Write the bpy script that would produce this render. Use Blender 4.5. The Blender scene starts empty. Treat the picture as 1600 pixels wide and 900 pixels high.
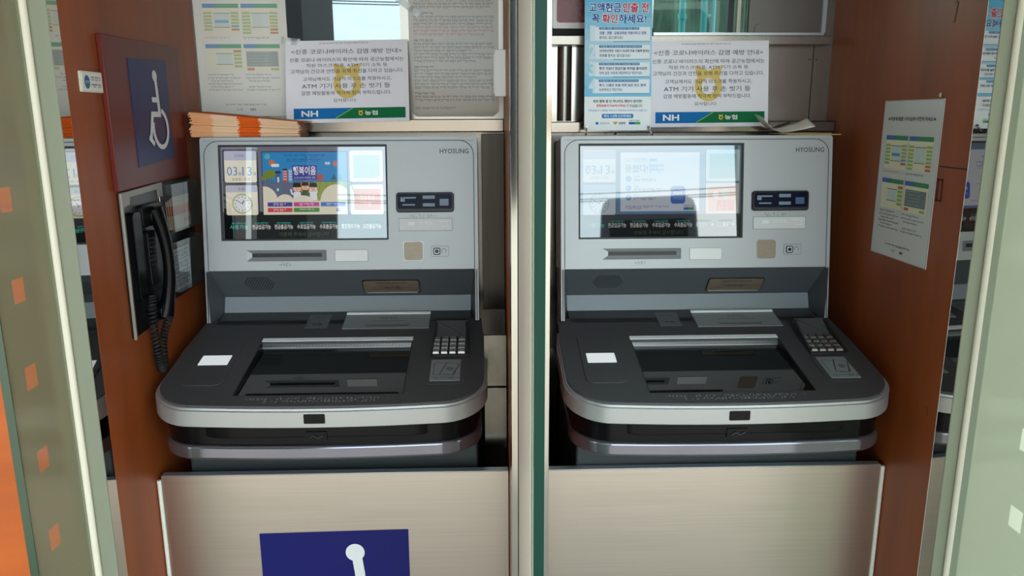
import bpy, bmesh, math, random
from mathutils import Matrix, Vector
from mathutils.geometry import tessellate_polygon

# ------------------------------------------------------------------ camera, sky, exposure
SC = bpy.context.scene
COL = SC.collection
ZC = 1.35                       # eye height
SKY = 7.5
EXPOSURE = -0.3
rad = math.radians

cam_d = bpy.data.cameras.new('camera')
cam_d.sensor_width = 36.0
cam_d.lens = 1200.0 / 1600.0 * 36.0
cam_d.clip_start = 0.02
cam = bpy.data.objects.new('camera', cam_d)
COL.objects.link(cam)
pit, yaw, rol = rad(12.5422), rad(1.6594), rad(-0.1912)
Fw = Vector((math.sin(yaw) * math.cos(pit), math.cos(yaw) * math.cos(pit), -math.sin(pit)))
Rt = Vector((math.cos(yaw), -math.sin(yaw), 0))
Up = Rt.cross(Fw)
R2 = Rt * math.cos(rol) + Up * math.sin(rol)
U2 = -Rt * math.sin(rol) + Up * math.cos(rol)
m3 = Matrix((R2, U2, -Fw)).transposed()
cam.matrix_world = Matrix.Translation((0, 0, ZC)) @ m3.to_4x4()
SC.camera = cam

SC.view_settings.view_transform = 'Standard'
SC.view_settings.look = 'None'
SC.view_settings.gamma = 1
SC.view_settings.use_curve_mapping = False
SC.view_settings.exposure = EXPOSURE

def lin(c):
    r = []
    for x in c[:3]:
        x /= 255.0
        r.append(x / 12.92 if x <= 0.04045 else ((x + 0.055) / 1.055) ** 2.4)
    return (r[0], r[1], r[2], 1.0)

W = bpy.data.worlds.new('sky')
SC.world = W
W.use_nodes = True
nt = W.node_tree
nt.nodes.clear()
wo = nt.nodes.new('ShaderNodeOutputWorld')
bg = nt.nodes.new('ShaderNodeBackground')
tc = nt.nodes.new('ShaderNodeTexCoord')
sep = nt.nodes.new('ShaderNodeSeparateXYZ')
nz = nt.nodes.new('ShaderNodeTexNoise')
nz.inputs['Scale'].default_value = 2.2
nz.inputs['Detail'].default_value = 5
mp = nt.nodes.new('ShaderNodeMapping')
mp.inputs['Scale'].default_value = (1, 1, 3)
rmp = nt.nodes.new('ShaderNodeValToRGB')
rmp.color_ramp.elements[0].position = 0.42
rmp.color_ramp.elements[0].color = (0.60, 0.86, 0.98, 1)
rmp.color_ramp.elements[1].position = 0.62
rmp.color_ramp.elements[1].color = (0.92, 1.0, 1.0, 1)
nt.links.new(tc.outputs['Generated'], mp.inputs['Vector'])
nt.links.new(mp.outputs[0], nz.inputs['Vector'])
nt.links.new(nz.outputs['Fac'], rmp.inputs['Fac'])
nt.links.new(rmp.outputs[0], bg.inputs['Color'])
bg.inputs['Strength'].default_value = SKY
nt.links.new(bg.outputs[0], wo.inputs['Surface'])

sun_d = bpy.data.lights.new('sun', 'SUN')
sun_d.energy = 6.5
sun_d.angle = rad(6)
sun_d.color = (1.0, 0.94, 0.87)
sun = bpy.data.objects.new('sun', sun_d)
COL.objects.link(sun)
sun.rotation_euler = Vector((-0.55, 0.45, -1.0)).to_track_quat('-Z', 'Y').to_euler()

# ------------------------------------------------------------------ materials
MATS = {}

def pmat(key, c, rough=0.5, metal=0.0, ior=1.45, coat=0.0, emit=None, es=1.0, noise=0.0, nscale=(30, 30, 30), rnoise=0.0, bump=0.0, c2=None):
    if key in MATS:
        return MATS[key]
    m = bpy.data.materials.new(key)
    m.use_nodes = True
    t = m.node_tree
    b = t.nodes['Principled BSDF']
    b.inputs['Base Color'].default_value = lin(c)
    b.inputs['Roughness'].default_value = rough
    b.inputs['Metallic'].default_value = metal
    b.inputs['IOR'].default_value = ior
    b.inputs['Coat Weight'].default_value = coat
    b.inputs['Coat Roughness'].default_value = 0.06
    if emit:
        b.inputs['Emission Color'].default_value = lin(emit)
        b.inputs['Emission Strength'].default_value = es
    if noise or rnoise or bump:
        tcn = t.nodes.new('ShaderNodeTexCoord')
        mpn = t.nodes.new('ShaderNodeMapping')
        mpn.inputs['Scale'].default_value = nscale
        n = t.nodes.new('ShaderNodeTexNoise')
        n.inputs['Scale'].default_value = 1.0
        n.inputs['Detail'].default_value = 6
        n.inputs['Roughness'].default_value = 0.6
        t.links.new(tcn.outputs['Object'], mpn.inputs['Vector'])
        t.links.new(mpn.outputs[0], n.inputs['Vector'])
        if noise:
            r = t.nodes.new('ShaderNodeValToRGB')
            k = lin(c)
            k2 = lin(c2) if c2 else [min(1, x * (1 + noise)) for x in k[:3]] + [1]
            r.color_ramp.elements[0].position = 0.3
            r.color_ramp.elements[1].position = 0.7
            r.color_ramp.elements[0].color = [x * (1 - noise) for x in k[:3]] + [1]
            r.color_ramp.elements[1].color = k2
            t.links.new(n.outputs['Fac'], r.inputs['Fac'])
            t.links.new(r.outputs[0], b.inputs['Base Color'])
        if rnoise:
            mr = t.nodes.new('ShaderNodeMapRange')
            mr.inputs['To Min'].default_value = max(0, rough - rnoise)
            mr.inputs['To Max'].default_value = rough + rnoise
            t.links.new(n.outputs['Fac'], mr.inputs['Value'])
            t.links.new(mr.outputs[0], b.inputs['Roughness'])
        if bump:
            bn = t.nodes.new('ShaderNodeBump')
            bn.inputs['Strength'].default_value = bump
            bn.inputs['Distance'].default_value = 0.001
            t.links.new(n.outputs['Fac'], bn.inputs['Height'])
            t.links.new(bn.outputs[0], b.inputs['Normal'])
    MATS[key] = m
    return m

def prt(*c):      # ink or paper, matt
    return pmat('print_%d_%d_%d' % c, c, rough=0.75, ior=1.3)

def lam(*c):      # print under a plastic laminate
    return pmat('laminate_%d_%d_%d' % c, c, rough=0.45, coat=0.35)

SCREEN_EMIT = 0.75

def scr2(*c):     # the dimmer second display
    return pmat('dim_display_%d_%d_%d' % c, (6, 7, 8), rough=0.02, ior=2.02, emit=c, es=0.42)

def scr(*c):      # lit display pixels behind glossy screen glass
    return pmat('display_%d_%d_%d' % c, (6, 7, 8), rough=0.02, ior=2.02, emit=c, es=SCREEN_EMIT)

def glassmix(key, tint, clear, body, gloss_ior=1.5, rough=0.02):
    """thin pane: part see-through, part milky, fresnel gloss on top"""
    if key in MATS:
        return MATS[key]
    m = bpy.data.materials.new(key)
    m.use_nodes = True
    t = m.node_tree
    t.nodes.clear()
    o = t.nodes.new('ShaderNodeOutputMaterial')
    tr = t.nodes.new('ShaderNodeBsdfTransparent')
    tr.inputs['Color'].default_value = lin(tint)
    di = t.nodes.new('ShaderNodeBsdfDiffuse')
    di.inputs['Color'].default_value = lin(body)
    tl = t.nodes.new('ShaderNodeBsdfTranslucent')
    tl.inputs['Color'].default_value = lin(body)
    mb_ = t.nodes.new('ShaderNodeMixShader')
    mb_.inputs[0].default_value = 0.5
    t.links.new(di.outputs[0], mb_.inputs[1])
    t.links.new(tl.outputs[0], mb_.inputs[2])
    mc = t.nodes.new('ShaderNodeMixShader')
    mc.inputs[0].default_value = clear
    t.links.new(mb_.outputs[0], mc.inputs[1])
    t.links.new(tr.outputs[0], mc.inputs[2])
    gl = t.nodes.new('ShaderNodeBsdfGlossy')
    gl.inputs['Roughness'].default_value = rough
    gl.inputs['Color'].default_value = (0.95, 1, 0.97, 1)
    lw = t.nodes.new('ShaderNodeLayerWeight')       # grazing gloss, the same from both sides of the pane
    lw.inputs['Blend'].default_value = 0.5
    pw = t.nodes.new('ShaderNodeMath'); pw.operation = 'POWER'
    pw.inputs[1].default_value = 4.0
    t.links.new(lw.outputs['Facing'], pw.inputs[0])
    fr = t.nodes.new('ShaderNodeMapRange')
    fr.inputs['To Min'].default_value = ((gloss_ior - 1) / (gloss_ior + 1)) ** 2
    fr.inputs['To Max'].default_value = 0.9
    t.links.new(pw.outputs[0], fr.inputs['Value'])
    mg = t.nodes.new('ShaderNodeMixShader')
    t.links.new(fr.outputs[0], mg.inputs[0])
    t.links.new(mc.outputs[0], mg.inputs[1])
    t.links.new(gl.outputs[0], mg.inputs[2])
    t.links.new(mg.outputs[0], o.inputs['Surface'])
    MATS[key] = m
    return m

M_SILVER = pmat('silver_paint', (170, 171, 173), 0.42, metal=0.25, noise=0.02, nscale=(900, 900, 900))
M_TRIM = pmat('satin_aluminium', (190, 192, 196), 0.32, metal=0.75)
M_LIP = pmat('silver_band', (168, 167, 166), 0.36, metal=0.55, noise=0.02, nscale=(700, 700, 700))
M_LOWLIP = pmat('glossy_lilac_silver', (124, 122, 133), 0.11, metal=0.8)
M_DECK = pmat('charcoal_paint', (72, 71, 73), 0.44, metal=0.15, noise=0.04, nscale=(1200, 1200, 1200))
M_RECESS = pmat('dark_grey_paint', (82, 86, 91), 0.46, metal=0.1, noise=0.03, nscale=(1200, 1200, 1200))
M_DARKGLOSS = pmat('black_gloss_plastic', (9, 9, 11), 0.2, ior=1.25)
M_BLACK = pmat('black_plastic', (14, 14, 15), 0.4)
M_BLACKMAT = pmat('black_rubber', (16, 16, 17), 0.65)
M_BODY = pmat('slate_body_paint', (40, 45, 48), 0.5)
M_GROOVE = pmat('dark_groove', (30, 31, 34), 0.6)
M_TOUCH = pmat('touch_screen_glass', (16, 20, 19), 0.015, ior=1.9)
M_NAVY = pmat('navy_reader_plastic', (7, 11, 38), 0.3, ior=1.18)
M_ICON = pmat('reader_icon_grey', (120, 134, 156), 0.4)
M_WHITE = pmat('white_plastic', (226, 226, 224), 0.4)
M_LABEL = pmat('grey_white_label', (205, 206, 206), 0.35)
M_LABEL_L = pmat('pale_emboss', (222, 223, 224), 0.35)
M_BROWN = pmat('bronze_plastic', (128, 112, 96), 0.22, metal=0.35, noise=0.12, nscale=(60, 60, 200))
M_NFC = pmat('bronze_reader_face', (140, 124, 106), 0.38, metal=0.3, noise=0.05, nscale=(60, 60, 200))
M_STICK = pmat('grey_sticker', (132, 136, 138), 0.4)
M_STICKD = pmat('sticker_ink', (38, 40, 44), 0.5)
M_LIT = pmat('lit_scanner_window', (230, 230, 228), 0.3, emit=(240, 242, 245), es=0.55)
M_KEY = pmat('steel_key', (172, 172, 170), 0.3, metal=0.85)
M_KEYB = pmat('keypad_base', (44, 44, 47), 0.45)
M_STEEL = pmat('brushed_steel', (198, 185, 174), 0.30, metal=1.0, noise=0.05, nscale=(3, 3, 260), rnoise=0.06, bump=0.05)
M_STEELV = pmat('polished_steel', (146, 142, 136), 0.12, metal=1.0, noise=0.03, nscale=(3, 3, 3), rnoise=0.04)
M_STEELB = pmat('satin_steel_panel', (146, 137, 128), 0.24, metal=0.9, noise=0.04, nscale=(200, 200, 4), rnoise=0.05)
M_STEELD = pmat('dark_steel_panel', (104, 98, 94), 0.35, metal=0.7, noise=0.05, nscale=(8, 8, 8), rnoise=0.05)
M_CHROME = pmat('chrome', (176, 172, 163), 0.10, metal=1.0)
M_MIRROR = pmat('mirror_steel', (196, 194, 188), 0.02, metal=1.0)
M_CURVE = pmat('post_reflection_strip', (140, 135, 128), 0.22, metal=0.9)
M_WIN = glassmix('window_glass', (214, 230, 222), 0.95, (60, 80, 70), 1.22)
M_POSTFACE = pmat('satin_post_face', (146, 148, 130), 0.45, metal=0.3)
M_BEAD = pmat('silicone_bead', (224, 219, 208), 0.5)
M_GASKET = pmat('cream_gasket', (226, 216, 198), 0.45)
M_WOOD = pmat('red_brown_wood_laminate', (134, 63, 26), 0.42, noise=0.16, nscale=(14, 14, 1.6), rnoise=0.05, c2=(150, 74, 32))
M_WOODO = pmat('sunlit_orange_wood', (186, 88, 27), 0.42, noise=0.12, nscale=(2, 14, 10), c2=(200, 98, 34))  # next bay's wood, its sunlit look put into the colour
M_BOARD = pmat('maroon_board', (100, 30, 24), 0.35, noise=0.06, nscale=(120, 120, 4))
M_BLUE = pmat('royal_blue_vinyl', (18, 20, 94), 0.5, ior=1.3)
M_NAVYV = pmat('navy_vinyl', (26, 34, 84), 0.4)
M_SYMBOL = pmat('white_vinyl', (222, 222, 222), 0.45)
M_GREENEDGE = pmat('polished_glass_edge', (2, 50, 39), 0.4, ior=1.3)
M_GREENEDGE2 = pmat('dark_glass_edge', (40, 62, 40), 0.15, ior=1.6)
M_FROST = glassmix('frosted_glass', (150, 156, 128), 0.18, (124, 122, 98), rough=0.2)
M_FROSTR = glassmix('frosted_glass_pale', (220, 222, 206), 0.30, (150, 156, 138))
M_SQ = glassmix('clear_square', (238, 240, 232), 0.95, (190, 190, 176), 1.25)
M_CLEAR = glassmix('clear_glass', (216, 232, 224), 0.93, (120, 140, 130))
M_ACRYL = glassmix('acrylic', (238, 240, 240), 0.94, (150, 150, 150))
M_TAPE = glassmix('adhesive_tape', (240, 240, 240), 0.62, (235, 235, 235), rough=0.15)
M_DARKGLASS = pmat('mirror_tinted_glass', (120, 126, 128), 0.01, metal=0.9)
M_PLATE = pmat('aged_steel_plate', (92, 88, 81), 0.16, metal=1.0, noise=0.25, nscale=(20, 20, 20), rnoise=0.08)
M_GAP = pmat('dark_inner_sheet', (48, 43, 38), 0.25, metal=0.8, noise=0.15, nscale=(60, 60, 3))  # steel sheet in the gap, dark streaky reflections put into its colour
M_BAR = pmat('bright_silver_bar', (236, 236, 238), 0.45)
M_STRIP = pmat('grey_silver_strip', (128, 133, 138), 0.5, metal=0.1)
M_CONC = pmat('concrete_paving', (168, 159, 149), 0.8, noise=0.12, nscale=(3, 3, 3))
M_CANOPY = pmat('canopy_soffit', (120, 116, 110), 0.7)
M_PALE = pmat('pale_panel', (214, 212, 202), 0.4)

# ------------------------------------------------------------------ mesh builder
def frame(o, u, v, n):
    m = Matrix.Identity(4)
    for i in range(3):
        m[i][0] = u[i]; m[i][1] = v[i]; m[i][2] = n[i]; m[i][3] = o[i]
    return m

class MB:
    def __init__(s, M=None):
        s.v, s.f, s.mi, s.mats = [], [], [], []
        s.M = M or Matrix.Identity(4)

    def idx(s, m):
        if m not in s.mats:
            s.mats.append(m)
        return s.mats.index(m)

    def add(s, vs, fs, m):
        b = len(s.v)
        s.v += [s.M @ Vector(v) for v in vs]
        k = s.idx(m)
        for f in fs:
            s.f.append([b + i for i in f])
            s.mi.append(k)

    def box(s, x0, x1, y0, y1, z0, z1, m):
        vs = [(x, y, z) for x in (x0, x1) for y in (y0, y1) for z in (z0, z1)]
        s.add(vs, [(0, 1, 3, 2), (4, 6, 7, 5), (0, 4, 5, 1), (2, 3, 7, 6), (0, 2, 6, 4), (1, 5, 7, 3)], m)

    def prism(s, outer, z0, z1, m, holes=(), ext=None, mcap=None):
        """outline in local xy from z0 to z1 (ext = other direction to sweep in)"""
        e = Vector(ext) if ext else Vector((0, 0, 1))
        loops = [list(outer)] + [list(h) for h in holes]
        flat = [p for l in loops for p in l]
        n = len(flat)
        vs = [Vector((p[0], p[1], 0)) + e * z0 for p in flat] + [Vector((p[0], p[1], 0)) + e * z1 for p in flat]
        fs = []
        if holes:
            tri = tessellate_polygon([[Vector((p[0], p[1], 0)) for p in l] for l in loops])
        else:
            tri = [tuple(range(n))]
        caps = [tuple(reversed(t)) for t in tri] + [tuple(i + n for i in t) for t in tri]
        b = 0
        for l in loops:
            k = len(l)
            for i in range(k):
                j = (i + 1) % k
                fs.append((b + i, b + j, b + j + n, b + i + n))
            b += k
        if mcap:
            s.add(vs, fs, m)
            s.add(vs, caps, mcap)
        else:
            s.add(vs, caps + fs, m)

    def poly(s, pts, z, m):
        s.add([(p[0], p[1], z) for p in pts], [tuple(range(len(pts)))], m)

    def rect(s, u0, u1, v0, v1, z, m, r=0.0):
        s.poly(rrect(u0, u1, v0, v1, r), z, m)

    def ring(s, outer, inner, z, m):
        k = len(outer)
        vs = [(p[0], p[1], z) for p in outer] + [(p[0], p[1], z) for p in inner]
        s.add(vs, [(i, (i + 1) % k, (i + 1) % k + k, i + k) for i in range(k)], m)

    def stroke(s, pts, w, z, m, closed=False):
        n = len(pts)
        L, R_ = [], []
        for i in range(n):
            a = Vector(pts[i - 1] if (i or closed) else pts[i])
            b = Vector(pts[(i + 1) % n] if (i < n - 1 or closed) else pts[i])
            d = (b - a)
            d = d.normalized() if d.length else Vector((1, 0))
            q = Vector((-d.y, d.x)) * w / 2
            L.append(Vector(pts[i]) + q); R_.append(Vector(pts[i]) - q)
        vs = [(p.x, p.y, z) for p in L] + [(p.x, p.y, z) for p in R_]
        k = n if closed else n - 1
        s.add(vs, [(i, i + n, (i + 1) % n + n, (i + 1) % n) for i in range(k)], m)

    def disc(s, c, r, z, m, n=24, ry=None):
        s.poly([(c[0] + r * math.cos(2 * math.pi * i / n), c[1] + (ry or r) * math.sin(2 * math.pi * i / n)) for i in range(n)], z, m)

    def tube(s, pts, r, m, n=8, cap=True):
        pts = [Vector(p) for p in pts]
        rs = r if isinstance(r, (list, tuple)) else [r] * len(pts)
        up = Vector((0, 0, 1))
        vs, fs = [], []
        t0 = (pts[1] - pts[0]).normalized()
        x = t0.cross(up)
        if x.length < 1e-3:
            x = t0.cross(Vector((1, 0, 0)))
        x.normalize()
        for i, p in enumerate(pts):
            t = (pts[min(i + 1, len(pts) - 1)] - pts[max(i - 1, 0)]).normalized()
            x = (x - t * x.dot(t)).normalized()
            y = t.cross(x)
            for k in range(n):
                a = 2 * math.pi * k / n
                vs.append(p + (x * math.cos(a) + y * math.sin(a)) * rs[i])
        for i in range(len(pts) - 1):
            for k in range(n):
                fs.append((i * n + k, i * n + (k + 1) % n, (i + 1) * n + (k + 1) % n, (i + 1) * n + k))
        if cap:
            fs.append(tuple(reversed(range(n))))
            fs.append(tuple((len(pts) - 1) * n + k for k in range(n)))
        s.add(vs, fs, m)

    def cyl(s, c, r, z0, z1, m, n=20):
        s.M, old = s.M @ Matrix.Translation((c[0], c[1], 0)), s.M
        s.prism([(r * math.cos(2 * math.pi * i / n), r * math.sin(2 * math.pi * i / n)) for i in range(n)], z0, z1, m)
        s.M = old

    def txt(s, body, cu, cv, w=None, h=None, z=0.0, m=None, bold=0.0, al='c'):
        vs, fs = glyphs(body, bold)
        if not vs:
            return
        x0 = min(v[0] for v in vs); x1 = max(v[0] for v in vs)
        y0 = min(v[1] for v in vs); y1 = max(v[1] for v in vs)
        sx = w / (x1 - x0) if w else None
        sy = h / (y1 - y0) if h else None
        sx = sx or sy; sy = sy or sx
        ox = {'c': (x0 + x1) / 2, 'l': x0, 'r': x1}[al]
        oy = (y0 + y1) / 2
        s.add([(cu + (v[0] - ox) * sx, cv + (v[1] - oy) * sy, z) for v in vs], fs, m)

    def scrib(s, u0, u1, v, h, z, m, seed=0, dens=0.8):
        """a line of print too small to read: runs of syllable-sized dabs"""
        rnd = random.Random(seed)
        u = u0
        while u < u1 - h * 0.4:
            for k in range(rnd.randint(2, 5)):
                if u > u1 - h * 0.4:
                    break
                w = h * 0.62
                g = h * 0.14
                s.rect(u, u + w * 0.55, v + h * 0.12, v + h * 0.5, z, m)
                s.rect(u + w * 0.72, u + w, v - h * 0.05, v + h * 0.5, z, m)
                if rnd.random() < 0.6:
                    s.rect(u + w * 0.1, u + w, v - h * 0.5, v - h * 0.22, z, m)
                u += w + g * 1.4
            u += h * 0.45

    def build(s, name, parent=None, loc=None, bevel=0.0, seg=2, smooth=35, **kw):
        me = bpy.data.meshes.new(name)
        L = Vector(loc) if loc else Vector((0, 0, 0))
        me.from_pydata([tuple(v - L) for v in s.v], [], s.f)
        for m in s.mats:
            me.materials.append(m)
        me.polygons.foreach_set('material_index', s.mi)
        me.update()
        o = bpy.data.objects.new(name, me)
        COL.objects.link(o)
        o.location = L
        if parent:
            o.parent = parent
        if bevel:
            bm = bmesh.new(); bm.from_mesh(me)
            bmesh.ops.remove_doubles(bm, verts=bm.verts, dist=1e-6)
            bmesh.ops.recalc_face_normals(bm, faces=bm.faces)
            bm.to_mesh(me); bm.free()
            md = o.modifiers.new('bevel', 'BEVEL')
            md.width = bevel; md.segments = seg; md.limit_method = 'ANGLE'; md.angle_limit = rad(40)
        if smooth:
            for p in me.polygons:
                p.use_smooth = True
            try:
                me.set_sharp_from_angle(angle=rad(smooth))
            except Exception:
                pass
        for k, val in kw.items():
            o[k] = val
        return o

GL = {}

def glyphs(body, bold=0.0):
    key = (body, bold)
    if key in GL:
        return GL[key]
    c = bpy.data.curves.new('lettering', 'FONT')
    c.body = body
    c.resolution_u = 2
    c.offset = bold
    o = bpy.data.objects.new('lettering', c)
    COL.objects.link(o)
    dg = bpy.context.evaluated_depsgraph_get()
    me = bpy.data.meshes.new_from_object(o.evaluated_get(dg))
    r = ([tuple(v.co[:2]) for v in me.vertices], [tuple(p.vertices) for p in me.polygons])
    # keep faces pointing along +z
    out = []
    for f in r[1]:
        a = 0
        for i in range(len(f)):
            p, q = r[0][f[i]], r[0][f[(i + 1) % len(f)]]
            a += p[0] * q[1] - q[0] * p[1]
        out.append(f if a > 0 else tuple(reversed(f)))
    r = (r[0], out)
    bpy.data.objects.remove(o); bpy.data.curves.remove(c); bpy.data.meshes.remove(me)
    GL[key] = r
    return r

def rrect(u0, u1, v0, v1, r=0.0, n=6):
    if not isinstance(r, (list, tuple)) and r <= 0:
        return [(u0, v0), (u1, v0), (u1, v1), (u0, v1)]
    if not isinstance(r, (list, tuple)):
        r = [r] * 4
    p = []
    for (cx, cy, a0, k) in ((u1, v0, -90, 0), (u1, v1, 0, 1), (u0, v1, 90, 2), (u0, v0, 180, 3)):
        q = max(r[k], 1e-5)
        ccx = cx - q if cx == u1 else cx + q
        ccy = cy - q if cy == v1 else cy + q
        for i in range(n + 1):
            a = rad(a0 + 90 * i / n)
            p.append((ccx + q * math.cos(a), ccy + q * math.sin(a)))
    return p

def empty(name, loc, label=None, cat=None, group=None, rz=0):
    o = bpy.data.objects.new(name, None)
    o.empty_display_size = 0.05
    COL.objects.link(o)
    o.location = loc
    o.rotation_euler = (0, 0, rz)
    if label: o['label'] = label
    if cat: o['category'] = cat
    if group: o['group'] = group
    return o

def tag(o, label, cat, group=None):
    o['label'] = label; o['category'] = cat
    if group: o['group'] = group
    return o

def struct(o):
    o['kind'] = 'structure'
    return o

def wallL(x=-0.632):   # looking at the left wall: right is +y
    return frame((x, 0, ZC), (0, 1, 0), (0, 0, 1), (1, 0, 0))

def wallR(x=0.76):
    return frame((x, 0, ZC), (0, -1, 0), (0, 0, 1), (-1, 0, 0))

def back(y):
    return frame((0, y, ZC), (1, 0, 0), (0, 0, 1), (0, -1, 0))

# ------------------------------------------------------------------ setting
b = MB(); b.box(-3.2, 3.2, 1.0, 1.78, -0.05, 0.0, M_CONC); struct(b.build('floor'))
b = MB(); b.box(-120, 120, -120, 1.0, -0.06, -0.002, M_CONC); struct(b.build('ground'))
b = MB(); b.box(-3.2, 3.2, -1.3, 1.80, 2.35, 2.5, M_CANOPY); struct(b.build('ceiling'))  # unseen canopy, its overhang shaped to let in only low sky light

b = MB()
b.prism([(-0.632, 1.21), (-0.632, 1.76), (-0.67, 1.76), (-0.67, 1.33), (-0.653, 1.31)], 0.0, 2.35, M_WOOD)
struct(b.build('wall_left'))
b = MB()
b.prism([(0.76, 1.21), (0.768, 1.31), (0.80, 1.33), (0.80, 1.76), (0.76, 1.76)], 0.0, 2.35, M_WOOD)
# seam and old tape marks on the laminate
b.M = wallR()
b.box(-1.289, -1.212, -0.0845, -0.0825, -0.0005, 0.0006, M_GROOVE)
mk = pmat('brown_glue_mark', (84, 40, 20), 0.6)
for (u0, u1, v0, v1) in ((-1.289, -1.284, -0.142, -0.104), (-1.276, -1.272, -0.142, -0.104), (-1.289, -1.272, -0.107, -0.104), (-1.289, -1.272, -0.142, -0.139)):
    b.rect(u0, u1, v0, v1, 0.0006, mk)
b.stroke([(-1.296, 0.148), (-1.292, 0.152), (-1.288, 0.178), (-1.292, 0.182), (-1.296, 0.178)], 0.002, 0.0006, mk)
b.stroke([(-1.243, -0.495), (-1.236, -0.510)], 0.002, 0.0006, mk)
struct(b.build('wall_right'))
b = MB()
b.box(0.033, 0.094, 1.262, 1.755, 0.0, 2.35, M_WOOD)
struct(b.build('wall_center'))

# back wall: left bay is steel sheet round a tinted pane, right bay has a real window
b = MB()
b.box(-0.632, -0.442, 1.75, 1.78, 0, 2.35, M_STEELB)
b.box(-0.442, -0.189, 1.75, 1.78, 0, 1.34, M_STEELB)
b.box(-0.442, -0.189, 1.75, 1.78, 2.05, 2.35, M_STEELB)
b.box(-0.189, 0.094, 1.75, 1.78, 0, 2.35, M_STEELB)
b.box(0.094, 0.36, 1.75, 1.78, 0, 2.35, M_STEELV)
b.box(0.36, 0.568, 1.75, 1.78, 0, 1.53, M_STEELB)
b.box(0.36, 0.568, 1.75, 1.78, 2.1, 2.35, M_STEELB)
b.box(0.568, 0.76, 1.75, 1.78, 0, 2.35, M_STEELB)
struct(b.build('wall_back'))

b = MB(); b.box(-0.442, -0.189, 1.752, 1.758, 1.34, 2.05, M_DARKGLASS)
o = b.build('window_1'); struct(o)
b = MB(); b.box(0.36, 0.568, 1.762, 1.768, 1.53, 2.1, M_WIN)
o = b.build('window_2'); struct(o)
b = MB(); b.box(0.545, 0.553, 1.752, 1.775, 1.53, 2.1, M_STEELB); b.box(0.523, 0.535, 1.745, 1.77, 1.53, 2.1, M_BLACK)
b.build('window_frame', o)

b = MB(); b.box(-0.632, 0.033, 1.700, 1.75, 1.319, 1.3465, M_STEELV); struct(b.build('trim_1', bevel=0.002))
b = MB(); b.box(0.094, 0.76, 1.700, 1.75, 1.316, 1.340, M_STEELV); struct(b.build('trim_2', bevel=0.002))
b = MB(); b.box(0.094, 0.744, 1.722, 1.75, 1.501, 1.521, M_STEELB); struct(b.build('trim_3', bevel=0.0015))
b = MB()
b.box(0.36, 0.735, 1.738, 1.75, 1.521, 1.528, M_TRIM)
b.box(0.728, 0.737, 1.738, 1.75, 1.528, 2.1, M_TRIM)
struct(b.build('trim_4'))
b = MB(); b.box(0.568, 0.728, 1.742, 1.75, 1.528, 2.1, M_STEELD)
b.M = back(1.7415)
for p in ([(0.578, 0.176), (0.581, 0.181), (0.583, 0.195)], [(0.585, 0.195), (0.589, 0.196)]):
    b.stroke(p, 0.0012, 0.0004, M_BLACKMAT)
struct(b.build('trim_5'))
b = MB(); b.box(0.7185, 0.7205, 1.7492, 1.7505, 1.335, 1.501, M_GROOVE)
b.M = back(1.7492)
for u in (0.711, 0.7265):
    b.cyl((u, 0.122), 0.0016, 0, 0.001, M_BLACKMAT, 10)
struct(b.build('trim_6'))
# added curved strip standing in for the post's reflection, beside the right machine's banner
b = MB()
pts = []
for i in range(9):
    a = math.pi * i / 8
    pts.append((0.168 - 0.016 * math.cos(a), 1.749 - 0.012 * math.sin(a)))
b.prism(pts, 1.341, 1.500, M_CURVE)
struct(b.build('trim_7'))
b = MB(); b.box(0.094, 0.36, 1.744, 1.7498, 1.523, 1.537, M_BLACKMAT); struct(b.build('trim_8'))

# steel cheek plates low down beside the left machine
b = MB(); b.box(-0.014, 0.031, 1.44, 1.448, 0.700, 0.828, M_PLATE); struct(b.build('trim_9', bevel=0.001))
b = MB(); b.box(-0.014, 0.031, 1.44, 1.448, 0.831, 0.936, M_PLATE); struct(b.build('trim_10', bevel=0.001))
b = MB(); b.box(-0.016, 0.032, 1.64, 1.646, 0.937, 1.316, M_GAP); struct(b.build('trim_11', bevel=0.001))

# neighbouring bays seen past the glass fins
b = MB(); b.box(-2.4, -0.70, 1.45, 1.48, 0, 2.35, M_WOODO); struct(b.build('wall_far_left'))
b = MB(); b.box(0.83, 2.6, 1.45, 1.48, 0, 2.35, M_PALE); struct(b.build('wall_far_right'))

# ------------------------------------------------------------------ steel panels below the machines
def lower_panel(x0, x1, label):
    r = empty('steel_panel', ((x0 + x1) / 2, 1.355, 0), label, 'panel')
    cx = (x0 + x1) / 2
    b = MB(); b.box(x0 - cx, x1 - cx, 0, 0.003, 0, 0.690, M_STEEL)
    b.build('sheet', r)
    b = MB(); b.box(x0 - cx, x1 - cx, 0, 0.016, 0.690, 0.692, M_TRIM)
    b.build('top_flange', r, bevel=0.0008)
    return r, cx

lp, cx = lower_panel(-0.624, 0.031, 'brushed steel panel with blue wheelchair decal below left cash machine')
b = MB(); b.tube([(-0.6275 - cx, -0.002, 0), (-0.6275 - cx, -0.002, 0.684)], 0.0038, M_BEAD)
b.build('sealant_bead', lp)
rp, cx = lower_panel(0.097, 0.7525, 'plain brushed steel panel below right cash machine')
b = MB(); b.tube([(0.7555 - cx, -0.002, 0), (0.7555 - cx, -0.002, 0.690)], 0.0038, M_BEAD)
b.build('sealant_bead', rp)

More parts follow.
